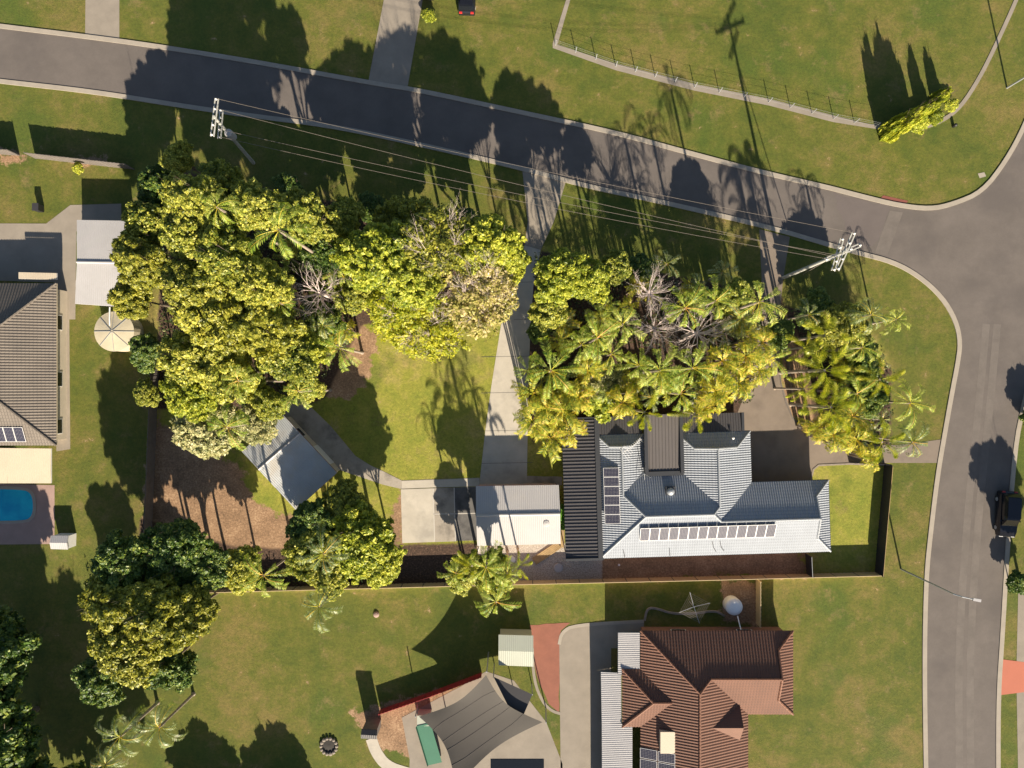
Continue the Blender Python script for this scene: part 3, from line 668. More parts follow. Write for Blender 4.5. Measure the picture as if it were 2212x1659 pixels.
metalroof(oh, [FW(1335,1367,2.5), FW(1382,1367,2.6), FW(1382,1460,2.6), FW(1335,1458,2.5)], (0,1,0), M['pale_metal'], .2, .03, 'patio_roof', M['blueplas'])
metalroof(oh, [FW(1298,1452,2.3), FW(1342,1454,2.45), FW(1343,1562,2.45), FW(1300,1562,2.3)], (0,1,0), M['pale_metal'], .2, .03, 'patio_roof', M['blueplas'])
metalroof(oh, [FW(1300,1562.5,2.3), FW(1366,1562.5,2.5), FW(1366,2000,2.5), FW(1302,2000,2.3)], (0,1,0), M['pale_metal'], .2, .03, 'patio_roof', M['blueplas'])
mb = MB()
for x, y in ((1337,1370),(1302,1456),(1303,1600),(1303,1650)): q = W(x, y); mb.tube([q, q + V_(0,0,2.3)], .05, 6)
mb.build('post', M['grey'], oh)
ac = MB(); q = FW(1441, 1601, 3.6); ac.box(q.x-.75, q.y-1.1, 2.9, q.x+.75, q.y+1.1, 3.95); ac.build('rooftop_cooler', M['cream_metal'], oh)
for i in range(2):
    for j in range(3):
        c = FW(1386 + i * 36, 1646 + j * 24, 3.55); c.z = e + .4 * (c.x - xw) + .12
        solar_panel(oh, c, V_(1.62, 0, .62), V_(0, 1.02, 0))
windows(oh, [(xe-.5, yr, 0, 1), (xe2-.5, yr-hs-5, 0, 1), (W(1460,0).x, n0-.5, 1, 0), (W(1600,0).x, n0-.5, 1, 0)])
# ---------------------------------------------------------------- west brown roofed house
bh = thing('brown_roofed_house', 'brown grey tiled house with solar panels beside the swimming pool', 'house', W(20, 780))
ne = FW(122,612,e); se = FW(110,962,e); hw = (ne.y - se.y) / 2; x0 = ne.x - 30
zr = e + hw * .4
mb = MB()
r_ = V_(ne.x - hw, (ne.y + se.y) / 2, zr)
rib_sheet(mb, [ne, V_(ne.x, se.y, e), r_], (0,1,0), .3, .05)
rib_sheet(mb, [ne, r_, V_(x0, r_.y, zr), V_(x0, ne.y, e)], (1,0,0), .3, .05)
rib_sheet(mb, [V_(ne.x, se.y, e), V_(x0, se.y, e), V_(x0, r_.y, zr), r_], (1,0,0), .3, .05)
rf = mb.build('roof', M['brown_tile'], bh)
mb = MB(); cap(mb, ne, r_); cap(mb, V_(ne.x, se.y, e), r_); cap(mb, r_, V_(x0, r_.y, zr)); o = mb.build('ridge_cap', M['brown_tile'], None); o.parent = rf; o.matrix_parent_inverse = rf.matrix_basis.inverted()
mb = MB(); fascia(mb, [V_(x0, ne.y, e), ne, V_(ne.x, se.y, e)], .18, closed=False); mb.build('gutter', M['cream_metal'], bh)
MB().wallring([(x0, ne.y-.5), (ne.x-.5, ne.y-.5), (ne.x-.5, se.y+.5), (x0, se.y+.5)], 0, 2.55).build('wall', M['render'], bh)
windows(bh, [(ne.x-.5, ne.y-4, 0, 1), (ne.x-.5, ne.y-10, 0, 1), (ne.x-.5, ne.y-15, 0, 1)])
for i in range(5):
    x = FW(52, 0, 3.2).x - i * 1.02; yb_ = FW(0, 955, 3.2).y; 
    f = lambda y: e + .4 * (y - se.y) + .14
    solar_panel(bh, V_(x - .98, yb_, f(yb_)), V_(.98, 0, 0), V_(0, 1.55, .62))
metalroof(bh, [FW(-200,966,2.6), FW(110,969,2.6), FW(110,1044,2.35), FW(-200,1044,2.35)], (1,0,0), M['cream_metal'], .25, .03, 'patio_roof', M['white'])
metalroof(bh, [FW(40,588,2.45), FW(122,590,2.45), FW(122,604,2.5), FW(40,602,2.5)], (1,0,0), M['cream_metal'], .25, .03, 'patio_roof', M['white'])
# carport and tank
g, wl = gable('carport', 'pale metal carport roof between the west driveway and the boundary trees', 'carport', [(166,475),(275,477),(283,664),(162,656)], 2.6, 2.95, True, M['pale_metal'], M['white'], [(219,476),(221,660)] if False else [(166,566),(280,568)], mfas=M['white'])
tk = thing('water_tank', 'large round cream water tank south of the pale carport', 'water tank', W(246, 716, 2.1) * Vector((1,1,0)) if False else (W(246,716,2.1).x, W(246,716,2.1).y, 0))
q = W(246, 716, 2.1); mb = MB(); mb.lathe((q.x, q.y, 0), [(2.05, 0), (2.05, 2.0), (2.1, 2.05), (.1, 2.45)], 36); mb.build('tank', M['tankc'], tk, False)
mb = MB()
for k in range(8): a_ = k * math.pi / 4; mb.tube([(q.x + .1*math.cos(a_), q.y + .1*math.sin(a_), 2.48), (q.x + 2.1*math.cos(a_), q.y + 2.1*math.sin(a_), 2.08)], .03, 4)
mb.build('roof_rib', M['grey'], tk)
q2 = W(237, 664, 2.4); mb = MB(); mb.tube([q2, (q2.x, q2.y - 1.2, 2.45), (q2.x, q2.y - 1.9, 2.4)], .07, 6); mb.build('inlet_pipe', M['white'], tk)
# pool
pl = [(-60,1056),(50,1057),(66,1064),(72,1080),(72,1105),(66,1119),(50,1125),(-60,1125)]
pl = smooth(pl, 2)
pool = thing('swimming_pool', 'bright blue swimming pool with pale rounded coping on pink paving', 'pool', W(10, 1090))
cx, cy = 0, 1090
mb = MB(); inn = [W(*x) for x in pl]; outp = []
for x, y in pl: v = Vector((x - 20, y - 1090)); v = v * (1 + 7 / v.length); outp.append(W(20 + v.x, 1090 + v.y))
for i in range(len(inn) - 1): mb.quad(*[(v.x, v.y, .07) for v in (inn[i], inn[i+1], outp[i+1], outp[i])])
mb.build('coping', M['kerb'], pool)
MB().sheet([(v.x, v.y, .035) for v in inn]).build('water', M['water'], pool)
def smallbox(name, label, cat, F, z, m, mr=None, pitch=0.2):
    c = [W(x, y, z) for x, y in F]; ctr = (c[0] + c[2]) / 2; t = thing(name, label, cat, (ctr.x, ctr.y, 0))
    MB().wallring([(ctr + (q - ctr) * .92)[:2] for q in c], 0, z - .03).build('wall', m, t)
    r0 = (c[0] + c[3]) / 2 + V_(0,0,.2); r1 = (c[1] + c[2]) / 2 + V_(0,0,.2)
    mb = MB(); rib_sheet(mb, [c[0], c[1], r1, r0], (1,0,0), pitch, .02); rib_sheet(mb, [r0, r1, c[2], c[3]], (1,0,0), pitch, .02)
    fascia(mb, [c[0], c[1], r1, c[2], c[3], r0], .08); mb.build('roof', mr or m, t); return t
smallbox('pump_shed', 'tiny white pump shed at the corner of the pink pool paving', 'shed', [(110,1157),(148,1157),(147,1187),(110,1186)], 1.5, M['white'], M['pale_metal'])
smallbox('garden_shed', 'small pale green shed beside the red paved strip', 'shed', [(1077,1371),(1152,1373),(1152,1440),(1077,1437)], 2.2, M['green_metal'])
smallbox('cubby_house', 'small dark cubby house at the end of the maroon screen', 'shed', [(781,1575),(815,1577),(814,1597),(780,1595)], 2.6, M['timber'], M['fence_dark'])
# bins and pots along the western path
for i, (y, m, s, lb) in enumerate(((705, 'brick', .35, 'terracotta pot nearest the carport'), (760,'trunk',.3,'small brown pot in the middle of the row'), (815,'timber',.4,'grey timber tub above the coloured pots'), (905, 'rock', .45, 'stone pot beside the solar panelled end of the house'), (872,'blueplas',.32,'bluish pot above the stone pot'))):
    q = W(131, y); t = thing('plant_pot', lb + ' on the west path', 'plant pot', q, 'plant pots on the west path')
    MB().lathe(q, [(s*.7, 0), (s, .45), (s*.9, .47), (s*.85, .4)], 14).build('pot', M[m], t)
    mb = MB()
    for k in range(60):
        a_ = rnd.uniform(0, 6.28); r_2 = rnd.uniform(.1, s*1.3); c = q + V_(math.cos(a_)*r_2, math.sin(a_)*r_2, .5 + rnd.uniform(0, .4)); d = V_(rnd.uniform(-1,1), rnd.uniform(-1,1), .6).normalized()*.13; n = d.orthogonal().normalized()*.05
        mb.quad(c - d, c + n, c + d, c - n)
    mb.build('foliage', M['leaf_green'], t)
q = W(290/4, 829.5/2+35); t = thing('wheelie_bin', 'dark bin standing on the small northwest lawn', 'bin', W(90, 452))
q = W(90, 452); MB().box(q.x-.3, q.y-.35, .05, q.x+.3, q.y+.35, 1.0).build('body', M['black'], t); MB().box(q.x-.33, q.y-.4, 1.0, q.x+.33, q.y+.4, 1.07).build('lid', M['fence_dark'], t)
# tank lid / septic and plank in gravel
q = W(1206, 1226); t = thing('septic_lid', 'round pale concrete tank lid set in the grey gravel near the plank', 'tank lid', q)
MB().lathe(q, [(.42, 0), (.5, .12), (.46, .16), (.3, .17), (.3, .2), (.02, .2)], 24).build('rim', M['pale_metal'], t)
q = W(1105, 1209); t = thing('septic_lid', 'small white round lid in dark soil below the white garage', 'tank lid', q)
MB().lathe(q, [(.42, 0), (.42, .05), (.26, .06), (.26, .14), (.02, .14)], 20).build('rim', M['white'], t)
tag(MB().tube([W(1205,1212,.02), W(1216,1222,.05)], .02, 5).build('tap', M['steel'], None), 'small metal tap beside the round lid in gravel', 'tap')
a, b = W(1154,1213,.12), W(1208,1177,.16); d = (b - a).normalized(); Mx = Matrix(((d.x, -d.y, 0, 0), (d.y, d.x, 0, 0), (0, 0, 1, 0), (0, 0, 0, 1))); Mx.translation = a
pk = MB()
for k in range(5): pk.box(0, -.42 + k*.17, -.1, (b - a).length, -.27 + k*.17, .02, Mx)
tag(pk.build('timber_board', M['plank'], None), 'tan timber boardwalk panel lying slanted on gravel by the garage', 'board')
a, b = W(1211,1135,.1), W(1219,1183,.1); tag(MB().box(a.x, b.y, .02, b.x, a.y, .12).build('timber_board', M['plank'], None), 'upright-aligned tan board between garage and verandah roof', 'board')
q = W(1337, 1220); tag(MB().lathe(q, [(.12,0),(.12,.12),(.02,.14)], 12).build('drain_cap', M['white'], None), 'tiny white drain cap in red soil south of the grey house', 'drain cap')
# fire pit
q = W(711, 1611); t = thing('fire_pit', 'round stone fire pit on the southern lawn', 'fire pit', q)
for k in range(14):
    a_ = k / 14 * 6.283; c = q + V_(math.cos(a_)*.85, math.sin(a_)*.85, 0); r_2 = rnd.uniform(.17, .23)
    mb = MB(); mb.lathe(c, [(r_2*.9, 0), (r_2, .12), (r_2*.8, .24), (r_2*.3, .28)], 8); mb.build('stone', M['rock'], t)
MB().lathe(q, [(.72, 0), (.7, .05), (.1, .12)], 20).build('ash_bed', M['ash'], t)
# shade sail
t = thing('shade_sail', 'big taupe shade sail over the southern pool area', 'shade sail', W(1040, 1570))
C4 = [W(1050,1458,4.8), W(905,1548,3.0), W(985,1700,4.6), W(1172,1560,3.2)]
mb = MB(); n = 14; g_ = {}
for i in range(n + 1):
    for j in range(n + 1):
        u_, v_ = i / n, j / n
        pu = u_ + .0; 
        q = C4[0]*(1-u_)*(1-v_) + C4[1]*u_*(1-v_) + C4[2]*u_*v_ + C4[3]*(1-u_)*v_
        ctr = sum(C4, Vector()) / 4; ctr.z = q.z
        k = max(4*u_*(1-u_)*(abs(v_-.5)*2)**2, 4*v_*(1-v_)*(abs(u_-.5)*2)**2)
        q = q.lerp(ctr, .20 * k); g_[i, j] = len(mb.v); mb.v.append(tuple(q))
for i in range(n):
    for j in range(n): mb.f.append((g_[i,j], g_[i+1,j], g_[i+1,j+1], g_[i,j+1]))
mb.build('sail', M['sail'], t, True)
for j in (3, 6, 8, 11):
    sm_ = MB(); sm_.tube([Vector(mb.v[g_[i, j]]) + V_(0, 0, .01) for i in range(n + 1)], .022, 4); sm_.build('seam', M['timber'], t)
for c in C4: o_ = (c - ctr); o_.z = 0; o_.normalize(); MB().tube([(c.x + o_.x*.5, c.y + o_.y*.5, 0), (c.x + o_.x*.35, c.y + o_.y*.35, c.z + .15)], .06, 8).build('post', M['grey'], t)
t = thing('shade_sail', 'smaller dark shade sail at the right end of the pool area', 'shade sail', W(1120, 1600))
C3 = [W(1066,1462,3.4), W(1150,1500,2.6), W(1120,1570,3.4)]
mb = MB(); mb.poly(C3); mb.build('sail', M['fence_dark'], t)
for c in C3: MB().tube([(c.x, c.y, 0), (c.x, c.y, c.z + .1)], .05, 8).build('post', M['grey'], t)
t = thing('water_slide', 'green plastic slide beside the shade sail', 'slide', W(930, 1590))
a, b = W(915,1565,1.6), W(940,1650,.3); d = (b - a).normalized(); n_ = Vector((-d.y, d.x, 0)).normalized()
mb = MB(); w_ = .75
for k in range(8):
    q0, q1 = a.lerp(b, k/8), a.lerp(b, (k+1)/8)
    mb.quad(q0 - n_*w_, q1 - n_*w_, q1 + n_*w_, q0 + n_*w_)
    for s_ in (-1, 1): mb.quad(q0 + n_*w_*s_, q1 + n_*w_*s_, q1 + n_*w_*1.1*s_ + V_(0,0,.3), q0 + n_*w_*1.1*s_ + V_(0,0,.3))
mb.build('chute', M['greenplas'], t)
MB().box(a.x-.7, a.y-.2, 0, a.x+.7, a.y+.9, 1.55).build('platform', M['green_metal'], t)
tag(MB().box(W(1060,0).x, W(0,1720).y, .02, W(1175,0).x, W(0,1640).y, .06).build('pool_water', M['glassdark'], None), 'dark water of the second pool under the shade sails', 'pool')
# clothes line, white tank, play bits
q = W(1490, 1300); t = thing('clothes_line', 'square rotary clothes line on shaded grass north of the terracotta house', 'clothes line', q)
MB().tube([q, q + V_(0,0,1.9)], .04, 8).build('post', M['steel'], t)
mb = MB(); tp = q + V_(0,0,1.9); cs = [tp + V_(math.cos(a_)*1.7, math.sin(a_)*1.7, .15) for a_ in (.3, .3+1.57, .3+3.14, .3+4.71)]
for c in cs: mb.tube([tp - V_(0,0,.2), c], .025, 5)
mb.build('arm', M['steel'], t)
mb = MB()
for k in (.35, .5, .65, .8, .95):
    for i in range(4): mb.tube([tp.lerp(cs[i], k), tp.lerp(cs[(i+1)%4], k)], .012, 3)
mb.build('line', M['wire'], t)
q = W(1591, 1316, 1.9); t = thing('water_tank', 'small round white tank against the terracotta house', 'water tank', (q.x, q.y, 0))
MB().lathe((q.x, q.y, 0), [(.9, 0), (.92, 1.0), (.88, 1.2), (.5, 1.35), (.05, 1.4)], 28).build('tank', M['white'], t, True)
MB().tube([(q.x+.2, q.y-.8, 1.6), (q.x+.3, q.y-2.0, 2.4)], .06, 6).build('pipe', M['white'], t)
strip('garden_edge', smooth([(1392,1340),(1398,1312),(1420,1314),(1450,1325),(1500,1325),(1545,1318),(1565,1330)]), 0, .15, .22, M['rock'])
q = W(813, 1327); tag(MB().lathe(q, [(.3, 0), (.33, .1), (.2, .22), (.02, .26)], 14).build('play_ball', M['paver_pink'], None), 'small pink lid lying on the southern lawn', 'lid')
# ---------------------------------------------------------------- power poles, wires, lamps
def pole(label, F, top, zt, arms, trans, rz):
    b = W(*F); t = thing('power_pole', label, 'power pole', b, 'timber power poles along the north street'); tp = W(*top, zt)
    MB().tube([b, b.lerp(tp, .5), tp], [.19, .16, .12], 10).build('pole', M['pole'], t)
    ends = []
    for (k, L, a_) in arms:
        c = b.lerp(tp, k); d = V_(math.cos(a_), math.sin(a_), 0); n = V_(-d.y, d.x, 0)
        for s_ in (-.14, .14):
            mb = MB(); mb.tube([c - d*L + n*s_, c + d*L + n*s_], .07, 4); mb.build('crossarm', M['pole'], t)
        for q_ in (-1, -.45, .45, 1):
            i_ = c + d*L*q_*.94; MB().lathe(i_, [(.05, 0), (.09, .1), (.05, .18), (.09, .22), (.03, .3)], 8).build('insulator', M['white'], t); ends.append(i_ + V_(0,0,.3))
    if trans:
        c = b.lerp(tp, .72) + V_(.35, -.3, 0); MB().lathe(c - V_(0,0,.7), [(.36, 0), (.38, .1), (.38, 1.2), (.3, 1.35), (.05, 1.4)], 16).build('transformer', M['pale_metal'], t)
    return tp, ends
tA, eA = pole('timber power pole with grey transformer at the west end of the wires', (548,352), (462,252), 13.5, ((.985, 1.7, 1.45), (.86, 1.3, 1.5)), True, 0)
tB, eB = pole('timber power pole with crossed arms beside the road junction', (1692,600), (1829,542), 14.5, ((.985, 1.8, 1.15), (.95, 1.7, .4), (.88, 1.5, 1.3)), False, 0)
def wire(label, a, b, sag, r=.016):
    pts = [a.lerp(b, k/24) - V_(0,0, sag*4*(k/24)*(1-k/24)) for k in range(25)]
    tag(MB().tube(pts, r, 4).build('power_line', M['wire'], None), label, 'power line', 'wires between the two power poles')
wire('northernmost wire strung between the two power poles', eA[3], eB[3], 1.0); wire('second wire from the north between the two power poles', eA[2], eB[1], 1.1)
wire('third wire from the north between the two power poles', eA[5], eB[5], 1.3); wire('southernmost wire strung between the two power poles', eA[4], eB[4], 1.5)
gw = W(1735, 592, .1); tag(MB().tube([gw, tB - V_(0,0,2.5)], .05, 6).build('stay_cable', M['wire'], None), 'pale stay cable slanting down from the junction power pole', 'cable')
def lamp(label, F, head, z):
    b = W(*F); h = W(*head, z); t = thing('street_lamp', label, 'street lamp', b, 'street lamps')
    k = V_(b.x, b.y, z - .8); MB().tube([b, k, k.lerp(h, .3) + V_(0,0,.35), h], [.1, .07, .05, .045], 8).build('pole', M['steel'], t)
    d = (h - k); d.z = 0; d.normalize(); Mx = Matrix(((d.x, -d.y, 0, 0), (d.y, d.x, 0, 0), (0, 0, 1, 0), (0, 0, 0, 1))); Mx.translation = h
    MB().box(-.1, -.13, -.1, .65, .13, .06, Mx).build('lamp_head', M['pale_metal'], t)
lamp('tall street lamp on the verge leaning over the east road', (1946,1229), (2104,1295), 10.0)
lamp('street lamp beside the curved strip in the top right corner', (2175,190), (2330,100), 10.0)
q = W(2059, 273); tag(MB().lathe(q, [(.18, 0), (.18, .5), (.05, .6)], 10).build('marker_post', M['black'], None), 'short dark marker post on the grass near the junction corner', 'post')
sheetF('manhole', [(2112,375),(2126,372),(2130,381),(2116,385)], .02, M['kerb'])
sheetF('footpath_ramp', [(1900,430),(1955,441),(1962,434),(1908,422)], .015, M['rust'])

# ---------------------------------------------------------------- vehicles
def car(label, F, rz, L=4.9, wd=1.95, h=1.8, name='parked_car'):
    b = W(*F); t = thing(name, label, 'car', b, rz=rz); bpy.context.view_layer.update()
    def add(nm, mb, m, par=None, sm=False):
        o = bpy.data.objects.new(nm, mb.mesh(nm, m, sm)); COL.objects.link(o); o.parent = par or t; return o
    prof = [(-.5, .45, .88), (-.49, .95, .95), (-.30, 1.08, 1), (.25, 1.1, 1), (.40, 1.04, .96), (.48, .9, .9), (.5, .5, .85)]
    def loft(secs):
        mb = MB(); i0 = 0
        for (x, z0, z1, w0, w1) in secs:
            mb.v += [(x*L, -w0*wd/2, z0), (x*L, -w0*wd/2, (z0+z1)/2+.1), (x*L, -w1*wd/2, z1), (x*L, w1*wd/2, z1), (x*L, w0*wd/2, (z0+z1)/2+.1), (x*L, w0*wd/2, z0)]
        for j in range(len(secs) - 1):
            for k in range(6): q = j*6; mb.f.append((q+k, q+(k+1)%6, q+6+(k+1)%6, q+6+k))
        mb.f.append((5,4,3,2,1,0)); q = (len(secs)-1)*6; mb.f.append(tuple(q+k for k in range(6))); return mb
    add('body', loft([(-.5,.4,.9,.88,.84),(-.47,.3,1.0,.97,.92),(-.3,.28,1.05,1,.95),(.2,.28,1.07,1,.95),(.38,.28,1.02,.99,.9),(.47,.3,.92,.92,.82),(.5,.4,.75,.8,.74)]), M['carpaint'])
    add('cabin', loft([(-.46,1.0,1.1,.88,.84),(-.40,1.0,h-.08,.86,.70),(-.30,1.0,h,.88,.74),(.02,1.0,h,.88,.74),(.10,1.0,h-.07,.86,.70),(.24,1.0,1.08,.86,.82)]), M['glassdark'])
    mb = MB(); mb.box(-.38*L, -.36*wd, h-.005, .06*L, .36*wd, h+.03); add('roof', mb, M['carpaint'])
    for x in (-.31, .31):
        for s_ in (-1, 1):
            mb = MB(); mb.tube([(x*L, s_*(wd/2-.24), .37), (x*L, s_*(wd/2-.01), .37)], .37, 18); wo = add('wheel', mb, M['tyre'])
            mb = MB(); mb.tube([(x*L, s_*(wd/2-.02), .37), (x*L, s_*(wd/2+.005), .37)], .21, 12); add('rim', mb, M['steel'], wo)
    for s_ in (-1, 1):
        mb = MB(); mb.box(-.502*L, s_*.33*wd-.16, .78, -.475*L, s_*.33*wd+.16, 1.0); add('tail_light', mb, M['redlight'])
        mb = MB(); mb.box(.455*L, s_*.32*wd-.2, .68, .495*L, s_*.32*wd+.2, .84); add('headlight', mb, M['white'])
        mb = MB(); mb.box(.12*L, s_*.52*wd-.1, 1.05, .15*L, s_*.52*wd+.1, 1.22); add('wing_mirror', mb, M['carpaint'])
    return t
car('black four wheel drive on the east road under dark foliage', (2166,1108), -math.pi/2 - .05, 4.9, 1.95, 1.8)
car('black car with red tail lamps parked on grass at the top edge', (1010,-8), math.pi/2 - .03, 4.6, 1.85, 1.5)
car('dark car parked at the top edge beside the pale driveway', (925,-40), math.pi/2 - .1, 4.4, 1.8, 1.5)

# ---------------------------------------------------------------- trees
def qmesh(name, pos, ax, bx, m):           # arrays of centre, half axes -> diamond leaves
    n = len(pos); v = np.empty((n, 4, 3)); v[:, 0] = pos - ax; v[:, 1] = pos + bx; v[:, 2] = pos + ax; v[:, 3] = pos - bx
    me = bpy.data.meshes.new(name); me.vertices.add(n * 4); me.vertices.foreach_set('co', v.ravel())
    me.loops.add(n * 4); me.loops.foreach_set('vertex_index', np.arange(n * 4))
    me.polygons.add(n); me.polygons.foreach_set('loop_start', np.arange(n) * 4); me.polygons.foreach_set('loop_total', np.full(n, 4))
    me.update(calc_edges=True); me.validate(); me.materials.append(m); return me
def unit(a): return a / np.maximum(np.linalg.norm(a, axis=-1, keepdims=True), 1e-6)
def crown_data(seed, clumps=80, per=170, leaf=.16, flat=.7, lo=-.15, cr=(.16, .34), wob=.22):
    r = np.random.RandomState(seed); ph = r.uniform(0, 6.28, 3)
    P_, A_, B_ = [], [], []
    for c in range(clumps):
        d = unit(r.normal(size=3)); 
        if d[2] < lo: d[2] = -d[2] * .6
        az = math.atan2(d[1], d[0]); out = 1 + wob * (math.sin(2*az+ph[0])*.5 + math.sin(3*az+ph[1])*.35 + math.sin(5*az+ph[2])*.3)
        rad = r.uniform(.45, .92); ctr = d * rad * np.array([out, out, flat]); cc = r.uniform(*cr)
        n = int(per * (cc / .25) ** 2 * r.uniform(.35, 1.5)); e_ = unit(r.normal(size=(n, 3))); e_[:, 2] = np.where(e_[:, 2] < -.3, -e_[:, 2], e_[:, 2])
        rr = cc * r.uniform(.55, 1.05, (n, 1)) ** .6; pos = ctr + e_ * rr * np.array([1, 1, .75]) + r.normal(size=(n, 3)) * .018
        nn = unit(e_ * .7 + r.normal(size=(n, 3)) * .55 + np.array([0, -.12, .65])); a = unit(np.cross(nn, r.normal(size=(n, 3)))); b = np.cross(nn, a)
        s = leaf / 4 * r.uniform(.4, 1.45, (n, 1)); P_.append(pos); A_.append(a * s); B_.append(b * s * .55)
    return np.concatenate(P_), np.concatenate(A_), np.concatenate(B_)
CROWN = {}
for i in range(4): CROWN['full', i] = qmesh('crown', *crown_data(10 + i, 560, 900, .19, .75, -.45, (.045, .15), .32), M['leaf_green'])
for i in range(2): CROWN['sparse', i] = qmesh('crown', *crown_data(30 + i, 260, 170, .17, .55, .0, (.06, .17), .25), M['leaf_lime'])
for i in range(2): CROWN['bush', i] = qmesh('crown', *crown_data(40 + i, 110, 170, .55, .8, -.3, (.14, .28)), M['leaf_dark'])
for i in range(2): CROWN['dense', i] = qmesh('crown', *crown_data(50 + i, 300, 260, .20, .75, -.3, (.1, .18), .14), M['leaf_greyg'])
def grow(mb, a, d, L, r, dep, rg, up=.15, spread=.7, kids=(2, 3), n=5):
    pts = [a]; rad = [r]; dd = d.copy(); s = 3
    for k in range(s):
        dd = (dd + V_(rg.uniform(-1,1), rg.uniform(-1,1), rg.uniform(-.6,1)) * .16 + V_(0,0,up*.2)).normalized(); pts.append(pts[-1] + dd * L / s); rad.append(r * (1 - .45 * (k + 1) / s))
    mb.tube(pts, rad, n if dep > 1 else 4, False)
    if dep <= 0: return
    for k in range(rg.randint(*kids)):
        j = rg.choice((1, 2, 3, 3)); nd = (dd + V_(rg.uniform(-1,1), rg.uniform(-1,1), rg.uniform(-.7,.9)) * spread).normalized()
        grow(mb, pts[j], nd, L * rg.uniform(.6, .85), rad[j] * .7, dep - 1, rg, up, spread, kids, n)
TRUNK = []
for i in range(3):                         # unit trunk: height 1, limbs reach to radius ~.7
    rg = random.Random(60 + i); mb = MB(); mb.tube([(0,0,0),(.02,.01,.3),(.0,.02,.6)], [.05,.04,.032], 8, False)
    for k in range(6):
        a_ = k * 1.05 + rg.uniform(-.3, .3); grow(mb, V_(0,.01,.5), V_(math.cos(a_), math.sin(a_), .7).normalized(), .36, .02, 2, rg, .1, .6)
    TRUNK.append(mb.mesh('trunk', M['trunk']))
LIMBS = []
for i in range(2):
    rg = random.Random(80 + i); mb = MB(); mb.tube([(0,0,0),(.01,.01,.45)], [.035,.028], 8, False)
    for k in range(8):
        a_ = k * .79 + rg.uniform(-.3, .3); grow(mb, V_(.01,.01,.44), V_(math.cos(a_), math.sin(a_), rg.uniform(.5, 1.1)).normalized(), .42, .017, 4, rg, .05, .6)
    LIMBS.append(mb.mesh('trunk', M['deadwood']))
LEAFCOL = dict(g='leaf_green', y='leaf_yellow', o='leaf_olive', d='leaf_dark', s='leaf_greyg', l='leaf_lime', a='leaf_autumn', b='leaf_bright')
cnt = [0]
def tree(kind, fx, fy, rF, zt, col, label, group, name='leafy_tree', cat='tree', trunk=True, flat=None):
    cnt[0] += 1; i = cnt[0]
    rad = rF / 20 * (H - zt) / H; fl = flat or {'full': 1.05 if zt > 8 else .85, 'sparse': .6, 'bush': .9, 'dense': .85}[kind]
    zc = zt - rad * fl * .95; zc = max(zc, rad * .15)
    g = W(fx, fy, zt - rad * .35); t = thing(name, label, cat, (g.x, g.y, 0), group)
    nv = 4 if kind == 'full' else 2
    o = bpy.data.objects.new('crown', CROWN[kind, i % nv]); COL.objects.link(o); o.parent = t
    o.location = (0, 0, zc); o.rotation_euler = (0, 0, i * 2.4); o.scale = (rad * 1.02, rad * (.94 + .12 * ((i * 7) % 3) / 2), (zt - zc) / {'full': .85, 'sparse': .7, 'bush': 1.0, 'dense': .9}[kind])
    o.material_slots[0].link = 'OBJECT'; o.material_slots[0].material = M[LEAFCOL[col]]
    if trunk:
        me_ = LIMBS[i % 2] if kind == 'sparse' else TRUNK[i % 3]
        o = bpy.data.objects.new('trunk', me_); COL.objects.link(o); o.parent = t; hgt = zt * (.98 if kind == 'sparse' else .9)
        o.scale = (max(rad * 1.25, 1), max(rad * 1.25, 1), hgt); o.rotation_euler = (0, 0, i * 1.7)
    return t
GW = 'trees of the western grove'; GN = 'trees beside the street north of the lawn'; GE = 'trees in the northern palm thicket'; GS = 'trees in the southwest corner'
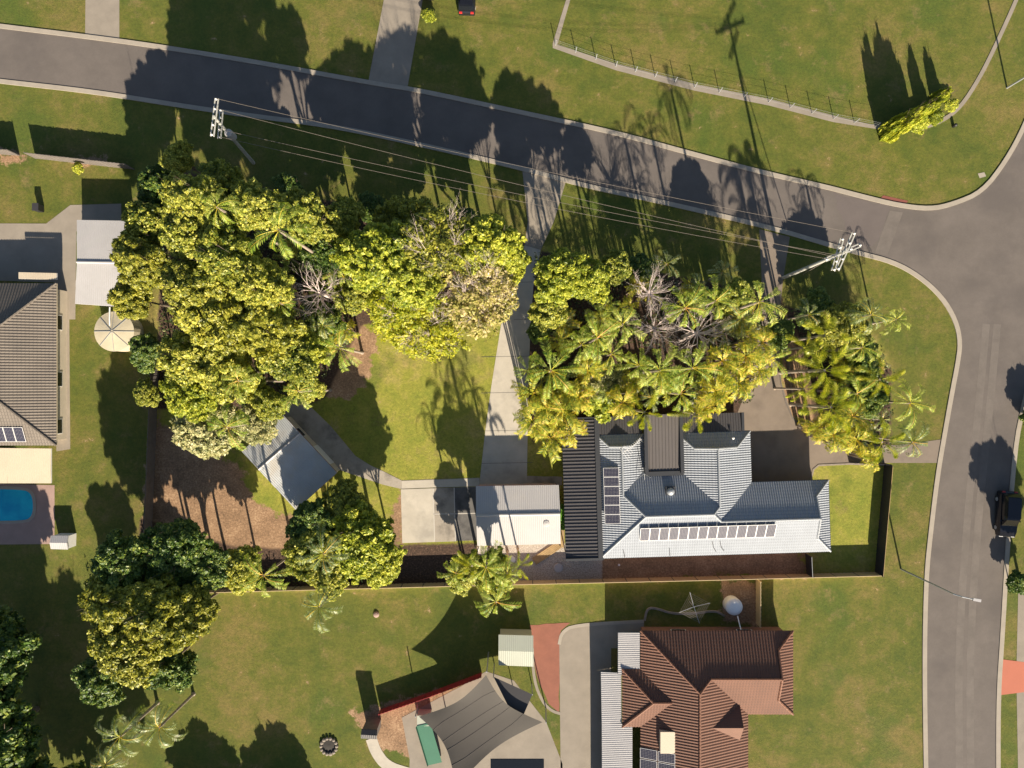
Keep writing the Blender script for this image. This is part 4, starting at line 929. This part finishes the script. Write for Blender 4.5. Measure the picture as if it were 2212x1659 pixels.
T = [
 ('full',405,425,62,12,'g','bright green leafy tree at the northwest tip of the grove',GW),
 ('full',470,395,50,9.5,'g','leafy tree just right of the northwest tip of the grove',GW),
 ('full',392,505,58,11.5,'g','glossy green tree on the grove west edge, below the northwest tip',GW),
 ('full',470,545,72,12.5,'g','large glossy green tree near the top centre of the grove, left of the big palm',GW),
 ('full',540,440,55,12,'g','leafy tree between the two northern palms of the grove',GW),
 ('full',640,455,52,10,'g','dark leafy tree right of the big northern palm',GW),
 ('full',545,605,62,12,'g','green tree in the grove left of the small arching palm',GW),
 ('full',430,650,92,11.8,'o','largest olive yellow crown at the heart of the grove',GW),
 ('full',540,700,84,11.3,'o','olive yellow crown right of the largest one',GW),
 ('full',385,610,50,11.5,'o','small olive crown on the west edge beside the largest one',GW),
 ('full',610,770,58,9,'g','green tree above the shed palm, right side of the grove',GW),
 ('full',660,755,42,8,'y','yellow green rounded tree at the grove edge by the lawn',GW),
 ('full',395,775,62,8.8,'g','speckled green tree on the lower west edge of the grove',GW),
 ('full',470,800,66,9,'g','speckled green tree at the lower centre of the grove',GW),
 ('full',400,850,62,8,'y','pale yellow green tree near the paling fence',GW),
 ('dense',440,928,68,6.5,'s','grey green domed shrub tree above the dirt yard',GW),
 ('dense',548,912,44,6.2,'s','grey green domed crown between its neighbour and the shed',GW),
 ('full',572,872,38,7.5,'g','green tree leaning over the top corner of the shed',GW),
 ('full',700,540,50,6,'d','shaded tree between the big palm and the yellow trees',GW),
 ('full',690,690,44,5,'d','dark tree below the bare white tree',GW),
 ('full',760,640,40,5,'g','small fresh green tree at the left foot of the yellow trees',GW),
 ('full',655,835,34,6,'g','small green tree beside the palm at the top of the path',GW),
 ('full',810,545,80,9.5,'y','broad yellow tree at the left of the street row',GN),
 ('full',880,600,66,9,'y','yellow tree left of the branchy centre of the row',GN),
 ('sparse',950,520,84,9.5,'o','branchy olive tree with visible limbs in the middle of the row',GN),
 ('full',870,470,58,7,'o','olive tree behind the broad yellow tree, next to the street',GN),
 ('full',1050,525,74,9.5,'y','broad yellow tree next to the driveway entrance',GN),
 ('full',1100,560,42,8,'y','small yellow tree hanging over the driveway entrance',GN),
 ('full',730,470,44,7,'g','green tree at the far left of the street row',GN),
 ('sparse',1035,640,84,8.5,'a','pinkish yellow tree with turning leaves left of the driveway',GN),
 ('sparse',1045,600,60,8.6,'a','small crown of turning leaves above the pinkish yellow tree',GN),
 ('sparse',905,690,84,5.5,'l','thin lime green tree spreading over the lawn',GN),
 ('sparse',855,650,66,6,'l','thin lime green crown below the broad yellow tree',GN),
 ('sparse',950,720,60,5.0,'l','lowest lime green crown touching the palm shadow on the lawn',GN),
 ('full',1215,590,62,9,'y','yellow green tree right of the driveway entrance',GE),
 ('full',1275,600,54,8.5,'y','rounded yellow green tree second from the driveway entrance',GE),
 ('full',1190,665,46,7.5,'g','dark green tree on the right edge of the driveway',GE),
 ('full',1165,715,26,5,'d','small dark bush tree on the driveway edge',GE),
 ('full',1330,575,40,6.5,'g','green tree behind the rounded yellow green trees',GE),
 ('full',1300,820,50,5.5,'s','pale grey green shrub tree among the palms northwest of the house',GE),
 ('bush',1300,870,36,4.5,'y','yellowish shrub beside the verandah roof',GE),
 ('full',1590,640,44,6,'g','green tree near the street in the middle of the thicket',GE),
 ('full',1690,720,34,5,'d','dark tree beside the low rail fence',GE),
 ('full',1830,700,56,6.5,'o','olive shrub tree at the rounded street corner of the garden','trees at the street corner'),
 ('full',1870,790,50,5,'d','dark tree behind the corner foxtail palms','trees at the street corner'),
 ('full',1890,860,42,5,'d','dark tree on the eastern edge of the garden','trees at the street corner'),
 ('full',1770,665,40,4.5,'d','dark low tree inside the curved corner','trees at the street corner'),
 ('full',360,1190,70,9,'d','large dark tree at the southwest lot corner',GS),
 ('full',340,1255,56,8,'d','dark tree on the southwest fence corner',GS),
 ('full',430,1235,60,7,'d','dark tree below the dirt yard',GS),
 ('full',510,1235,52,6,'g','green tree left of the arching palm near the south fence',GS),
 ('full',665,1130,50,7,'d','dark green tree just below the shed',GS),
 ('full',745,1110,60,6.5,'o','olive twiggy tree between the shed and the slab',GS),
 ('full',660,1200,62,8,'g','green tree left of the tall drooping palm',GS),
 ('full',770,1180,80,8.5,'y','broad yellow green tree next to the concrete slab',GS),
 ('full',820,1225,50,7,'y','yellow green crown at the south fence beside the mulch',GS),
 ('full',700,1245,50,7,'g','green tree on the south fence under the drooping palm',GS),
 ('full',1000,1243,42,5.4,'g','green shrub tree on the south fence below the slab',GS),
 ('full',1065,1245,46,7.6,'g','dense green tree on the south fence under the palms below the white garage',GS),
 ('full',1022,1232,40,7.2,'o','olive tree hidden among the palms on the south fence',GS),
 ('full',285,560,62,9,'o','olive tree overhanging the pale carport','trees west of the boundary'),
 ('full',270,640,48,8,'o','olive tree beside the round cream tank','trees west of the boundary'),
 ('full',300,480,54,8,'g','green tree north of the pale carport','trees west of the boundary'),
 ('full',375,335,36,8,'g','green tree poking above the northwest lot corner','trees west of the boundary'),
 ('full',330,400,48,7,'d','dark tree outside the northwest lot corner','trees west of the boundary'),
 ('full',305,760,40,6,'d','dark tree east of the round cream tank','trees west of the boundary'),
 ('full',310,850,30,4,'g','small bright bush tree by the paling fence','trees west of the boundary'),
 ('full',240,1230,70,8,'d','dark tree outside the southwest lot corner','trees southwest of the boundary'),
 ('full',235,1330,80,9,'o','large olive tree below the southwest lot corner','trees southwest of the boundary'),
 ('full',330,1350,84,9,'o','broad olive brown tree on the western side of the lawn','trees southwest of the boundary'),
 ('full',250,1420,76,9,'o','olive tree above the southwest palms','trees southwest of the boundary'),
 ('full',400,1330,60,7,'o','thin olive tree nearest the southern lawn','trees southwest of the boundary'),
 ('full',340,1450,60,6,'d','dark low tree beside the southwest palms','trees southwest of the boundary'),
 ('full',200,1480,56,7,'d','dark tree at the left of the southwest palms','trees southwest of the boundary'),
 ('full',800,445,36,4.5,'d','dark street shrub above the broad yellow tree','shrubs on the street verge'),
 ('full',900,470,40,4.5,'d','dark street shrub in the middle of the verge','shrubs on the street verge'),
 ('full',1000,480,36,4.5,'d','dark street shrub near the driveway crossing','shrubs on the street verge'),
 ('full',620,410,40,5,'d','dark verge shrub nearest the western pole','shrubs on the street verge'),
 ('full',1385,580,36,4.5,'d','dark verge shrub right of the driveway crossing','shrubs on the street verge'),
 ('bush',2207,1262,24,2.5,'d','dark roadside tree below the black vehicle','trees on the far side of the east road'),
 ('full',2262,905,40,3,'d','small dark roadside tree at the right edge above the vehicle','trees on the far side of the east road'),
 ('full',2302,1280,60,7.5,'d','tall dark tree just past the right edge of the road','trees on the far side of the east road'),
 ('full',70,1830,150,9,'d','dark tree just below the bottom left corner of the view','trees southwest of the boundary'),
 ('full',-80,1640,120,9,'d','dark tree just outside the left edge near the bottom','trees southwest of the boundary'),
 ('full',-90,1430,110,8,'d','dark tree just outside the left edge south of the pool','trees southwest of the boundary'),
 ('full',430,1835,75,5.4,'d','tree whose shadow crosses the bottom of the southern lawn','trees southwest of the boundary'),
 ('full',600,1835,85,5.4,'d','right tree whose shadow crosses the bottom of the southern lawn','trees southwest of the boundary'),
 ('bush',1223,1108,18,2.4,'b','small glossy bright green bush between garage and verandah','bushes'),
 ('bush',1218,1130,14,1.9,'b','lower glossy green bush between garage and verandah','bushes'),
]
HG = {GW: 1.3, GN: 1.36, GE: 1.35, 'trees west of the boundary': 1.25, 'trees southwest of the boundary': 1.35, GS: 1.1, 'shrubs on the street verge': .8}
for (k, x, y, r_, z, c, lb, g_) in T:
    z *= HG.get(g_, 1) if z > 5.5 else 1
    if g_ in (GW, GN): r_ *= 1.1
    nm, ct_ = ('leafy_shrub', 'shrub') if ('shrub' in lb or 'bush' in lb) and z < 6 else ('leafy_tree', 'tree')
    tree(k, x, y, r_, z, c, lb, g_, nm, ct_)
# columnar yellow conifers in the northern field
for (x, y, r_, h_, lb) in ((1985,240,15,6.8,'leftmost and tallest'), (2003,228,15,6.2,'second from left'), (2022,222,14,5.8,'middle'), (2042,208,11,4.2,'second from right'), (2062,190,10,3.4,'rightmost and smallest')):
    tree('bush', x, y, r_ * 1.35, h_, 'y', lb + ' yellow columnar conifer by the field corner', 'columnar conifers in the northern field', 'conifer', 'tree', flat=1.3 * h_ / (r_ * 1.35 / 20))
for (x, y, r_, h_, lb) in ((1990,262,20,1.6,'low yellow green hedge bush on the left of the field corner'), (2025,252,16,1.3,'low yellow green hedge bush in the middle of the field corner'), (2060,225,13,1.3,'low yellow green hedge bush on the right of the field corner'), (925,30,14,1.3,'small yellow bush beside the top driveway'), (165,362,12,1.6,'small dark bush on the northwest verge bed')):
    tree('bush', x, y, r_, h_, 'y', lb, 'low bushes', 'leafy_shrub', 'shrub', trunk=False)
# bare trees
def bare(label, fx, fy, rF, zt, seed, lean=0):
    g = W(fx, fy, zt * .8); t = thing('bare_tree', label, 'tree', (g.x, g.y, 0)); rad = rF / 20; rg = random.Random(seed)
    mb = MB(); hub = V_(0, 0, zt * .55); mb.tube([V_(0,0,0), hub*.5 + V_(.1,.05,0), hub], [.2,.16,.13], 8, False); mb.build('trunk', M['deadwood'], None).parent = t
    mb = MB()
    for k in range(15):
        a_ = k * .89 + rg.uniform(-.3, .3); z_ = rg.uniform(.1, 1.0)
        grow(mb, hub, V_(math.cos(a_), math.sin(a_), z_).normalized(), rad * .5, .07, 4, rg, .12, .62, (2, 3), 5)
    mb.build('branches', M['deadwood'], None).parent = t
bare('bare white limbed tree radiating above the dark grove understorey', 672, 625, 60, 12, 5)
bare('tall bare pinkish tree nearest the street inside the palm thicket', 1415, 625, 56, 12, 6)
bare('bare branchy tree in the middle of the palm thicket', 1425, 705, 64, 11, 8)
bare('bare tree with long thin twigs at the right of the palm thicket clearing', 1520, 715, 60, 10.5, 9)
# ---------------------------------------------------------------- palms
def frond(Pl, az, el0, L, droop, kind, r, up=0.0, twist=0.0):
    n = 46 if kind != 'fox' else 30
    d = np.array([math.cos(az), math.sin(az), 0]); sd = np.array([-math.sin(az), math.cos(az), 0])
    pos = np.zeros(3); el = el0; pts = [pos.copy()]; ds = []
    for i in range(n):
        t_ = i / n; dr = d * math.cos(el) + np.array([0, 0, 1]) * math.sin(el); pos = pos + dr * L / n; pts.append(pos.copy()); ds.append(dr)
        el -= droop / n * (1 + 1.6 * t_)
        if twist: az += twist / n; d = np.array([math.cos(az), math.sin(az), 0]); sd = np.array([-math.sin(az), math.cos(az), 0])
        if i < n * .14: continue
        nrm = np.cross(dr, sd); nrm = nrm / np.linalg.norm(nrm)
        if nrm[2] < 0: nrm = -nrm
        ll = L * (.155 if kind == 'feather' else .17) * r.uniform(.8, 1.1) * math.sin(math.pi * min(1, .12 + .88 * (1 - t_) ** .8 * 1.0)) if kind != 'fox' else L * .15 * min(1, 1.7 * (1 - t_) + .35)
        if kind == 'fox':
            for k in range(9):
                a = k * .7 + i * 1.1; o = math.cos(a) * sd + math.sin(a) * nrm; o = o + dr * .45; o = o / np.linalg.norm(o)
                wv = np.cross(o, dr); wv = wv / (np.linalg.norm(wv) + 1e-6)
                Pl[0].append(pos + o * ll * .5); Pl[1].append(o * ll * .5 * r.uniform(.8, 1.1)); Pl[2].append(wv * .02)
        else:
            vv = .35 if kind == 'feather' else .75
            for s in (-1, 1):
                o = sd * s + dr * r.uniform(.4, .8) + nrm * (vv - r.uniform(0, .7)) * .6; o = o / np.linalg.norm(o)
                Pl[0].append(pos + o * ll * .5 - np.array([0, 0, ll * .12])); Pl[1].append(o * ll * .5 - np.array([0, 0, ll * .13])); Pl[2].append(dr * (.024 if kind == 'feather' else .03))
    return pts
def palm_meshes(kind, seed):
    r = np.random.RandomState(seed); Pl = ([], [], []); st = MB()
    cfg = dict(feather=(11, 3.2, 1.05, 1.85), fox=(8, 2.7, .75, 1.35), cane=(14, 2.6, 1.2, 2.5))[kind]
    for i in range(cfg[0]):
        a = i * 2.399 + r.uniform(-.25, .25); k = i / cfg[0]
        pts = frond(Pl, a, cfg[2] * (1.15 - k * 1.1) + r.uniform(-.1, .1), cfg[1] * r.uniform(.75, 1.12), cfg[3] * r.uniform(.65, 1.25), kind, r, twist=(r.uniform(-1.2, 1.2) if kind == 'cane' else r.uniform(-.25, .25)))
        st.tube([tuple(q) for q in pts[::6]], [.035 - .028 * j / max(1, len(pts[::6]) - 1) for j in range(len(pts[::6]))], 3, False)
    me = qmesh('fronds', np.array(Pl[0]), np.array(Pl[1]), np.array(Pl[2]), M['fr_green'])
    return me, st.mesh('stalks', M['fr_gold'])
PALM = {k: [palm_meshes(k, 100 + i * 7 + j) for i in range(3)] for j, k in enumerate(('feather', 'fox', 'cane'))}
mb = MB(); mb.tube([(0,0,0),(0,0,.03),(0,0,.5),(0,0,.85),(0,0,.88),(0,0,1)], [.22,.15,.12,.11,.15,.1], 10)
PTRUNK = mb.mesh('trunk', M['palmtrunk'])
mb = MB(); rg = random.Random(4)
for k in range(6): a_ = k * 1.05; mb.tube([(math.cos(a_)*.25, math.sin(a_)*.25, 0), (math.cos(a_)*.35, math.sin(a_)*.35, .6), (math.cos(a_)*.5, math.sin(a_)*.5, .98)], [.06,.05,.03], 6)
CTRUNK = mb.mesh('trunk', M['palmtrunk'])
def palm(kind, fx, fy, rF, zt, label, group, col=None, lean=(0, 0)):
    cnt[0] += 1; i = cnt[0]; base = dict(feather=2.3, fox=2.2, cane=1.75)[kind]
    s = rF / 20 * (H - zt) / H / base; h_ = zt - .6 * s
    g = W(fx, fy, h_); t = thing('cane_palm' if kind == 'cane' else 'foxtail_palm' if kind == 'fox' else 'feather_palm', label, 'palm tree', (g.x - lean[0], g.y - lean[1], 0), group)
    fm, sm = PALM[kind][i % 3]; rz = i * 1.31
    for me_, nm in ((fm, 'fronds'), (sm, 'stalks')):
        o = bpy.data.objects.new(nm, me_); COL.objects.link(o); o.parent = t; o.location = (lean[0], lean[1], h_); o.rotation_euler = (0, 0, rz); o.scale = (s, s, s)
        if nm == 'fronds':
            o.material_slots[0].link = 'OBJECT'; o.material_slots[0].material = M[col or dict(feather='fr_green', fox='fr_fox', cane='fr_gold')[kind]]
    tm = CTRUNK if kind == 'cane' else PTRUNK
    o = bpy.data.objects.new('trunk', tm); COL.objects.link(o); o.parent = t
    sh_ = Matrix(((1,0,lean[0],0),(0,1,lean[1],0),(0,0,h_,0),(0,0,0,1)))
    if lean != (0, 0):
        d = V_(lean[0], lean[1], h_); o.rotation_euler = d.to_track_quat('Z', 'Y').to_euler(); o.scale = (1, 1, d.length)
    else: o.scale = (s * (1.0 if kind != 'cane' else 1.4),) * 2 + (h_ + .1,)
    return t
PW = 'palms in the western grove'; PT = 'palms in the northern thicket'; PH = 'palms against the house verandah'; PC = 'palms at the street corner'; PS = 'palms along the south fence'
PL_ = [
 ('feather',603,497,64,12,'biggest glossy palm in the top right of the western grove',PW),
 ('feather',470,448,46,11,'ragged pale palm in the top left of the western grove',PW),
 ('feather',606,655,34,9,'small arching palm left of the bare white tree',PW),
 ('feather',735,752,46,7,'palm at the lawn edge below the bare white tree',PW),
 ('feather',645,845,44,8,'palm at the top end of the curved path',PW),
 ('feather',516,822,42,9,'palm in the lower centre of the western grove',PW),
 ('feather',492,922,50,8.5,'palm rising from the grey green domed shrub',PW),
 ('feather',690,610,40,5,'low shaded palm under the bare white tree',PW),
 ('feather',700,700,34,4.5,'low shaded palm between bare tree and lawn edge palm',PW),
 ('feather',630,560,34,5,'low shaded palm below the biggest palm',PW),
 ('feather',1640,652,54,10,'broad bright palm over the white fence line by the street',PT),
 ('feather',1190,800,64,8,'tall palm with wheel of fronds on the driveway side',PT),
 ('feather',1290,730,50,8,'arching palm above the mulch clearing, left of the bare trees',PT),
 ('feather',1255,745,42,7,'arching palm second from the driveway in the upper row',PT),
 ('feather',1345,700,50,8,'arching palm touching the left bare tree',PT),
 ('feather',1320,765,36,6,'palm at the left end of the mulch clearing',PT),
 ('feather',1480,665,54,8,'palm between the bare trees and the street',PT),
 ('feather',1545,650,48,8,'palm near the street, left of the broad bright palm',PT),
 ('feather',1600,690,44,6,'palm right of the long twigged bare tree',PT,'fr_grey'),
 ('feather',1560,720,40,5,'grey green low palm at the right of the clearing',PT,'fr_grey'),
 ('feather',1425,800,56,8,'large palm in the centre behind the raised roof',PT),
 ('feather',1495,795,54,8,'large palm right of centre behind the raised roof',PT),
 ('feather',1470,850,46,7,'palm just north of the raised roof',PT),
 ('feather',1380,790,40,6,'palm left of centre at the mulch clearing edge',PT),
 ('cane',1560,780,48,7,'curly golden palm right of the central pair',PT),
 ('cane',1610,770,46,7,'curly golden palm second from the rail fence',PT),
 ('cane',1645,740,40,7,'curly golden palm nearest the rail fence',PT),
 ('cane',1595,830,50,7,'curly golden palm beside the brown driveway',PT),
 ('cane',1545,845,46,6.5,'curly golden palm behind the right verandah roof',PT),
 ('cane',1640,800,38,6.5,'golden palm overhanging the brown driveway',PT),
 ('feather',1665,775,40,7,'green palm at the head of the brown driveway',PT),
 ('cane',1150,850,46,6.5,'golden palm on the driveway edge, upper',PT),
 ('cane',1150,910,46,6.5,'golden palm on the driveway edge, middle',PT),
 ('cane',1190,945,50,6.5,'golden palm at the lower tip of the clump beside the verandah',PT),
 ('cane',1215,885,50,7,'golden palm in the middle of the clump beside the verandah',PT),
 ('cane',1235,930,40,6.5,'golden palm overlapping the verandah roof corner',PT),
 ('cane',1250,860,46,6.5,'golden palm right of the clump centre',PT),
 ('cane',1180,880,48,7,'golden palm between driveway edge and clump centre',PT),
 ('cane',1345,870,40,5.5,'golden palm at the verandah left of the first foxtail',PT),
 ('cane',1270,800,40,6,'golden palm left of the pale grey green shrub',PT),
 ('feather',1140,800,36,6,'dark fronded palm leaning over the driveway',PT),
 ('feather',1215,700,38,5,'low dark palm behind the driveway tree',PT,'fr_grey'),
 ('cane',1525,880,36,5.5,'golden palm between the two foxtails and the right roof',PT),
 ('fox',1392,890,48,7.5,'foxtail palm spreading over the left side of the raised roof',PH),
 ('fox',1500,893,50,7.5,'foxtail palm spreading over the right side of the raised roof',PH),
 ('fox',1355,850,34,6,'small foxtail palm behind the left verandah roof',PH),
 ('fox',1780,725,54,9,'upper foxtail palm of the street corner group',PC),
 ('fox',1780,800,62,10,'largest foxtail palm in the middle of the street corner group',PC),
 ('fox',1795,880,60,9,'lower foxtail palm beside the tan mulch bed',PC),
 ('fox',1740,750,40,7,'foxtail palm nearest the rail fence',PC),
 ('fox',1735,840,40,7,'foxtail palm leaning over the tan mulch bed',PC),
 ('fox',1905,955,48,7,'foxtail palm at the front gate',PC),
 ('fox',1900,820,46,6,'foxtail palm on the eastern garden edge',PC),
 ('cane',1800,940,46,6,'curly golden palm overhanging the front driveway, left',PC),
 ('cane',1850,950,48,6,'curly golden palm overhanging the front driveway, middle',PC),
 ('cane',1765,925,38,5,'golden palm at the tip of the mulch bed',PC),
 ('cane',1840,900,44,6,'golden palm behind the front driveway pair',PC),
 ('cane',1880,985,34,5,'golden palm beside the dark gate fence',PC),
 ('feather',1862,750,38,7,'bright feather palm inside the rounded corner',PC),
 ('feather',1745,680,34,6,'blue green palm near the curved corner wall',PC,'fr_grey'),
 ('feather',1850,850,46,6,'green feather palm between the eastern foxtails',PC),
 ('feather',1880,680,46,7,'palm outside the rounded corner on the verge',PC,'fr_grey'),
 ('feather',1935,690,34,5,'small bright palm on the verge outside the rounded corner',PC),
 ('feather',1965,870,48,7,'palm on the east verge above the front driveway',PC),
 ('feather',1970,955,46,6.5,'palm on the east verge beside the front driveway mouth',PC,'fr_grey'),
 ('feather',700,1195,62,9.5,'tall drooping palm in the middle of the southwest trees',PS,'fr_grey'),
 ('feather',570,1243,54,8,'arching palm at the south fence below the dirt yard',PS),
 ('feather',690,1310,56,8,'palm just south of the fence on the neighbour lawn',PS,'fr_grey'),
 ('feather',1050,1225,58,8.6,'palm at the south fence below the white garage',PS),
 ('feather',1072,1300,50,8,'palm south of the fence near the pale green shed',PS),
 ('feather',1095,1238,46,7.4,'palm at the south fence right of the palm below the white garage',PS),
 ('feather',985,1238,40,6.4,'palm at the south fence below the dark concrete slab',PS),
 ('fox',1120,1222,34,6,'small foxtail palm nearest the round lid at the south fence',PS),
 ('fox',1020,1222,42,7,'smaller palm left of the palm below the white garage',PS),
 ('feather',260,1590,62,8,'left palm of the southwest neighbour trees','palms at the lower left edge','fr_grey'),
 ('feather',345,1570,56,8,'right palm of the southwest neighbour trees','palms at the lower left edge','fr_grey'),
 ('feather',230,1650,50,7,'lowest palm at the bottom left edge','palms at the lower left edge','fr_grey'),
 ('feather',1560,590,38,5,'dark verge palm beside the shaded driveway strip','verge palms','fr_grey'),
 ('feather',1440,570,34,5,'dark verge palm right of the street shrub','verge palms','fr_grey'),
]
for a_ in PL_:
    a_ = list(a_); a_[3] *= {PT: 1.14, PC: 1.08, PW: 1.12}.get(a_[6], 1); a_[4] *= {PT: 1.3, PC: 1.15, PW: 1.48, PS: 1.25}.get(a_[6], 1) if a_[4] > 5.2 else 1
    palm(*a_[:7], a_[7] if len(a_) > 7 else None)
# crowded low palms filling the thickets
rf_ = random.Random(12)
for zr_i, (reg, n_, zr_) in enumerate((([(1215,640),(1240,700),(1320,640),(1380,600),(1480,600),(1640,650),(1660,720),(1600,720),(1560,680),(1380,640),(1330,720),(1200,760)], 26, (3.5, 6.0)), ([(1150,800),(1290,790),(1370,800),(1640,760),(1640,830),(1560,870),(1370,870),(1240,890),(1160,930)], 26, (4.0, 6.5)),
               ([(1730,700),(1850,710),(1910,790),(1910,960),(1850,960),(1790,930),(1770,850)], 16, (2.8, 5.0)), ([(560,480),(720,480),(760,640),(760,740),(640,780),(600,600)], 9, (3.0, 5.0)))):
    pa_ = np.array(reg); k = 0
    while k < n_:
        x, y = rf_.uniform(*(pa_[:, 0].min(), pa_[:, 0].max())), rf_.uniform(*(pa_[:, 1].min(), pa_[:, 1].max()))
        if sdist(np.array([[x, y]], float), reg)[0] < 5: continue
        k += 1; kd = rf_.choice(('feather', 'feather', 'cane', 'cane')); cl = rf_.choice(('fr_green', 'fr_gold', 'fr_grey', 'fr_gold')); sz = rf_.uniform(26, 42)
        tx = ('small ' if sz < 34 else 'mid sized ') + {'fr_green': 'green ', 'fr_gold': 'golden ', 'fr_grey': 'grey green '}[cl] + ('feather palm ' if kd == 'feather' else 'clumping palm ')
        rn_ = ('among the bare thicket trees', 'on the verandah side', 'under the corner foxtail palms', 'near the bare white tree')[zr_i]
        palm(kd, x, y, sz, rf_.uniform(*zr_), tx + rn_ + ', ' + ('upper ' if y < pa_[:, 1].mean() else 'lower ') + ('far left' if x < np.quantile(pa_[:, 0], .2) + 20 else 'left' if x < np.quantile(pa_[:, 0], .45) else 'right' if x < np.quantile(pa_[:, 0], .8) else 'far right') + ' part', 'low palms ' + rn_, cl)
# ---------------------------------------------------------------- understorey (leafy ground cover nobody could count)
r = np.random.RandomState(3); Pp, Aa, Bb = [], [], []
area = [[(362,375),(700,440),(1120,525),(1080,600),(770,640),(760,740),(690,830),(600,880),(345,880)], [(1155,545),(1680,650),(1675,760),(1150,740)], [(1150,780),(1290,800),(1250,890),(1150,940)], [(1360,800),(1640,780),(1620,870),(1360,885)],
        [(1705,670),(1850,700),(1920,800),(1922,980),(1775,930),(1755,800)], [(308,1150),(420,1190),(600,1230),(820,1150),(830,1255),(308,1275)], [(190,1220),(300,1200),(390,1300),(330,1480),(210,1480)]]
for ar in area:
    q = np.array(F2(ar)); lo_, hi_ = q.min(0), q.max(0); A_ = (hi_ - lo_).prod(); n = int(A_ * 26)
    xy = r.uniform(lo_, hi_, (n, 2)); xy = xy[sdist(xy, F2(ar)) > 0]
    dens = np.sin(xy[:, 0] * 1.3) + np.sin(xy[:, 1] * 1.1 + 1) + np.sin(xy[:, 0] * .7 + xy[:, 1] * .9); xy = xy[dens > -.9]; n = len(xy)
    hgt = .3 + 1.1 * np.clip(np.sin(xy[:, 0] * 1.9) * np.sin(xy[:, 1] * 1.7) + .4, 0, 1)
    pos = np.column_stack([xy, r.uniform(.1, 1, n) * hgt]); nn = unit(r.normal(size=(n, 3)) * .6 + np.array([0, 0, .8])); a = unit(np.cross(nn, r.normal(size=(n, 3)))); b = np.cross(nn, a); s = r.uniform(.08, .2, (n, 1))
    Pp.append(pos); Aa.append(a * s); Bb.append(b * s * .5)
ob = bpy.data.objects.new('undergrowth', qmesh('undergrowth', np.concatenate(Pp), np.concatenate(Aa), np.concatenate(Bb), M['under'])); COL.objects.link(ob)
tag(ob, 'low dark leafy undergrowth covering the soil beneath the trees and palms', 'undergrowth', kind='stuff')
